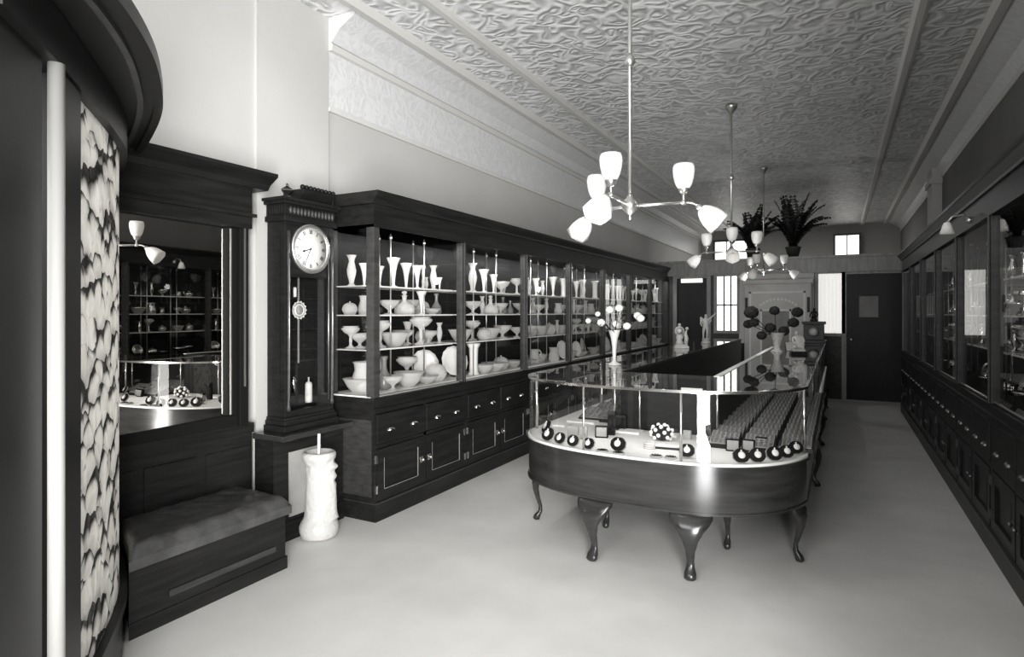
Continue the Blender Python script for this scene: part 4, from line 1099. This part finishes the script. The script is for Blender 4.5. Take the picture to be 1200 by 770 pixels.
# ------------------------------------------------------------------ cabinet at the rear and ferns
sfx0, sfx1 = x_on_y(872, YP - .45), x_on_y(950, YP - .45)
w_ = sfx1 - sfx0; cxs = (sfx0 + sfx1) / 2
rs = thing('panelled_cabinet', 'tall pale cabinet with white outlined panels at the back partition', 'cabinet', (cxs, YP - .42, 0))
MB().box(-w_ / 2, w_ / 2, 0, .40, .05, 1.93).box(-w_ / 2 - .03, w_ / 2 + .03, -.03, .40, 1.93, 2.0).box(-w_ / 2 - .02, w_ / 2 + .02, -.02, .4, 0, .12).build('cabinet_body', 'safe_grey', rs, .006)
b = MB(); k_ = .022
def outline(mb, x0, x1, z0, z1, t_, y):
    mb.box(x0, x1, y - .006, y, z1 - t_, z1).box(x0, x0 + t_, y - .006, y, z0, z1).box(x1 - t_, x1, y - .006, y, z0, z1).box(x0, x1, y - .006, y, z0, z0 + t_)
outline(b, -w_ / 2 + .08, w_ / 2 - .08, .3, 1.80, .028, 0); b.build('white_border', 'petal', rs)
b = MB(); outline(b, -.26, .22, .5, 1.50, .03, 0); b.build('inner_border', 'petal', rs)
MB().box(-.23, .19, -.004, 0, .53, 1.47).build('inner_panel', 'paper', rs)
b = MB()
for i in range(11):
    a = R(50 + i * 8); k = b.mark(); b.box(-.016, .016, -.006, 0, -.018, .018)
    b.xf(k, Matrix.Translation((.02 - .42 * math.cos(a), 0, 1.27 + .40 * math.sin(a))) @ Matrix.Rotation(PI / 2 - a, 4, 'Y'))
b.build('arched_emblem', 'petal', rs)
for s_ in (-1, 1):
    MB().box(s_ * (w_ / 2 - .035) - .02, s_ * (w_ / 2 - .035) + .02, -.02, 0, 1.45, 1.7).build('hinge_plate', 'black', rs)

def fern(x, y, z, hgt, n, seed, label):
    q = random.Random(seed)
    t = thing('potted_fern', label, 'plant', (x, y, z), 0, 'ferns on top of the back partition')
    MB().lathe([(.001, 0), (.08, 0), (.12, .16), (.13, .17), (.13, .2), (.1, .2), (.1, .17), (.001, .17)], 20).build('pot', 'terracotta', t)
    b = MB()
    for i in range(n):
        a = q.uniform(0, 6.28); L = hgt * q.uniform(.6, 1.15); sp = q.uniform(.35, 1.0)
        pts = []
        for s_ in range(9):
            u = s_ / 8; r_ = L * sp * (u ** 1.2) * .8; zz_ = .17 + L * (1.35 * u - .75 * u * u * sp)
            pts.append(Vector((r_ * math.cos(a), r_ * math.sin(a) * .45, zz_)))
        b.tube(pts, .005, 5)
        for s_ in range(1, 9):
            p = pts[s_]; d = (pts[s_] - pts[s_ - 1]).normalized(); sd = d.cross(Vector((0, 0, 1)))
            if sd.length < .01: continue
            sd.normalize(); ln = .13 * math.sin(PI * (s_ + .6) / 9.6) + .02
            for sg in (-1, 1):
                for o in (0, .5):
                    p0 = p - d * o * L / 8
                    k = len(b.v); b.v += [tuple(p0), tuple(p0 + sd * sg * ln * .55 + d * .035), tuple(p0 + sd * sg * ln + d * .02 - Vector((0, 0, .03))), tuple(p0 + sd * sg * ln * .5 - d * .02)]
                    b.face((k, k + 1, k + 2, k + 3))
    b.build('fronds', 'leaf', t)['kind'] = 'stuff'
    return t
fern(-1.36, YP + .25, 2.40, .66, 34, 3, 'large dark fern on the back partition, left of the pair')
fern(-.70, YP + .28, 2.40, .78, 40, 5, 'large dark fern on the back partition, right of the pair')

# ------------------------------------------------------------------ shop window enclosure, near left
dw = thing('window_enclosure', 'curved dark wooden window enclosure with white chipped glass, at left edge', 'window enclosure', (0, 0, 0))
CTL = [(-1.62, .62), (-1.86, .84), (-2.11, 1.05), (-2.36, 1.255), (-2.62, 1.445), (-2.9, 1.60), (-3.10, 1.69), (-3.24, 1.735)]
def crv(n=60, off=0.0):
    pts = []
    m_ = len(CTL)
    for i in range(n + 1):
        f_ = i / n * (m_ - 1); j = min(int(f_), m_ - 2); t = f_ - j
        P0 = Vector(CTL[max(j - 1, 0)]); P1 = Vector(CTL[j]); P2 = Vector(CTL[j + 1]); P3 = Vector(CTL[min(j + 2, m_ - 1)])
        p = .5 * ((2 * P1) + (P2 - P0) * t + (2 * P0 - 5 * P1 + 4 * P2 - P3) * t * t + (3 * P1 - P0 - 3 * P2 + P3) * t ** 3)
        pts.append(p)
    res = []
    for i, p in enumerate(pts):
        d = (pts[min(i + 1, n)] - pts[max(i - 1, 0)]).normalized(); nn = Vector((-d.y, d.x)) * -1
        res.append((p.x + nn.x * off, p.y + nn.y * off))
    return res
# the normal pointing into the shop is (+x,+y)
t_ = crv(); s_ = crv(off=.1)
SG = 1 if (s_[30][0] + s_[30][1]) > (t_[30][0] + t_[30][1]) else -1
def strip(mb, i0, i1, d0, d1, z0, z1):
    a, b_ = crv(off=SG * d0)[i0:i1 + 1], crv(off=SG * d1)[i0:i1 + 1]
    return mb.prism(a + list(reversed(b_)), z0, z1)
# curve index: 60 steps over 7 segments; near post at control point 2 (index ~17)
strip(MB(), 15, 54, -.02, 0, .27, 2.13).build('chipped_glass', 'chipped', dw)
strip(MB(), 0, 60, -.05, .012, 0, .25).build('lower_panel', 'black', dw)
strip(MB(), 0, 60, -.05, .03, .25, .285).build('sill', 'black', dw)
strip(MB(), 0, 60, -.05, .03, 2.12, 2.26).build('top_rail', 'black', dw)
strip(MB(), 11, 15, -.05, .02, .28, 2.13).build('post', 'black', dw)
strip(MB(), 54, 60, -.05, .02, .28, 2.13).build('post', 'black', dw)
a = crv(off=SG * .02)[9]
MB().lathe([(.02, .285), (.02, 2.12)], 16, (a[0], a[1], 0)).build('colonnette', 'pale_grey', dw)
strip(MB(), 0, 8, -.05, .0, .28, 2.13).build('side_panel', 'black', dw)
CTL2 = [(-1.30, .50), (-1.60, .87), (-1.88, 1.14), (-2.19, 1.365), (-2.45, 1.52), (-2.8, 1.69), (-3.05, 1.80), (-3.24, 1.87)]
CTL1 = CTL; CTL = CTL2
strip(MB(), 0, 60, -.6, -.01, 2.265, 2.285).build('soffit', 'black', dw)
strip(MB(), 0, 60, -.085, -.065, 2.25, 2.265).build('soffit_bead', 'wood_mid', dw)
strip(MB(), 0, 60, -.03, .0, 2.25, 2.30).build('fascia', 'black', dw)
CTL = CTL1

# ------------------------------------------------------------------ light
def area(name, loc, target, sx, sy, power, spread=180):
    l = bpy.data.lights.new(name, 'AREA'); l.shape = 'RECTANGLE'; l.size = sx; l.size_y = sy; l.energy = power
    l.spread = R(spread)
    o = bpy.data.objects.new(name, l); COL.objects.link(o); o.location = loc
    d = Vector(target) - Vector(loc); o.rotation_euler = d.to_track_quat('-Z', 'Y').to_euler()
    return o
area('door_daylight', (1.0, -1.15, .6), (-2.9, 3.6, .5), 1.35, 4.4, 315, 98)
area('shop_front_daylight', (-1.2, -1.3, 2.6), (-2.2, 5.5, 2.3), 2.2, 1.8, 62, 130)
area('show_window_daylight', (-2.7, .5, 1.4), (-2.6, 1.5, 1.3), 1.0, 2.0, 20)
area('rear_room_fill', (-1.0, 14.5, 3.5), (-1.0, 14.5, 0), 2.5, 2.5, 40)  # area lamp for the rear room; the ceiling there has no opening
for i in range(7):
    area('cabinet_fill', (LX + .40, CY0 + (i + .5) * BW, 2.03), (LX + .16, CY0 + (i + .5) * BW, 1.0), .9, .04, 4 if i < 3 else 2.5)  # added fill lamps under the cabinet headers to brighten the shelves
area('counter_fill', (CXC, 3.62, 1.0), (CXC, 3.7, .6), 1.2, .04, 2.5)  # added fill lamp under the glass top to brighten the display floor
for cy_ in (3.16, 6.65, 9.75):
    l = bpy.data.lights.new('chandelier_light', 'POINT'); l.energy = 3.5 if cy_ < 9 else 8; l.shadow_soft_size = .04
    o = bpy.data.objects.new('chandelier_light', l); COL.objects.link(o); o.location = (-.98, cy_, 1.86)

w = bpy.data.worlds.new('world'); bpy.context.scene.world = w; w.use_nodes = True
bg = w.node_tree.nodes['Background']; bg.inputs[0].default_value = (1, .99, .96, 1); bg.inputs[1].default_value = .25

sc = bpy.context.scene
sc.view_settings.view_transform = 'Standard'; sc.view_settings.look = 'None'
sc.view_settings.exposure = 0; sc.view_settings.gamma = 1
sc.cycles.max_bounces = 10; sc.cycles.transparent_max_bounces = 24; sc.cycles.diffuse_bounces = 4; sc.cycles.glossy_bounces = 5
sc.cycles.caustics_reflective = False; sc.cycles.caustics_refractive = False
sc.cycles.use_denoising = True; sc.cycles.sample_clamp_indirect = 8
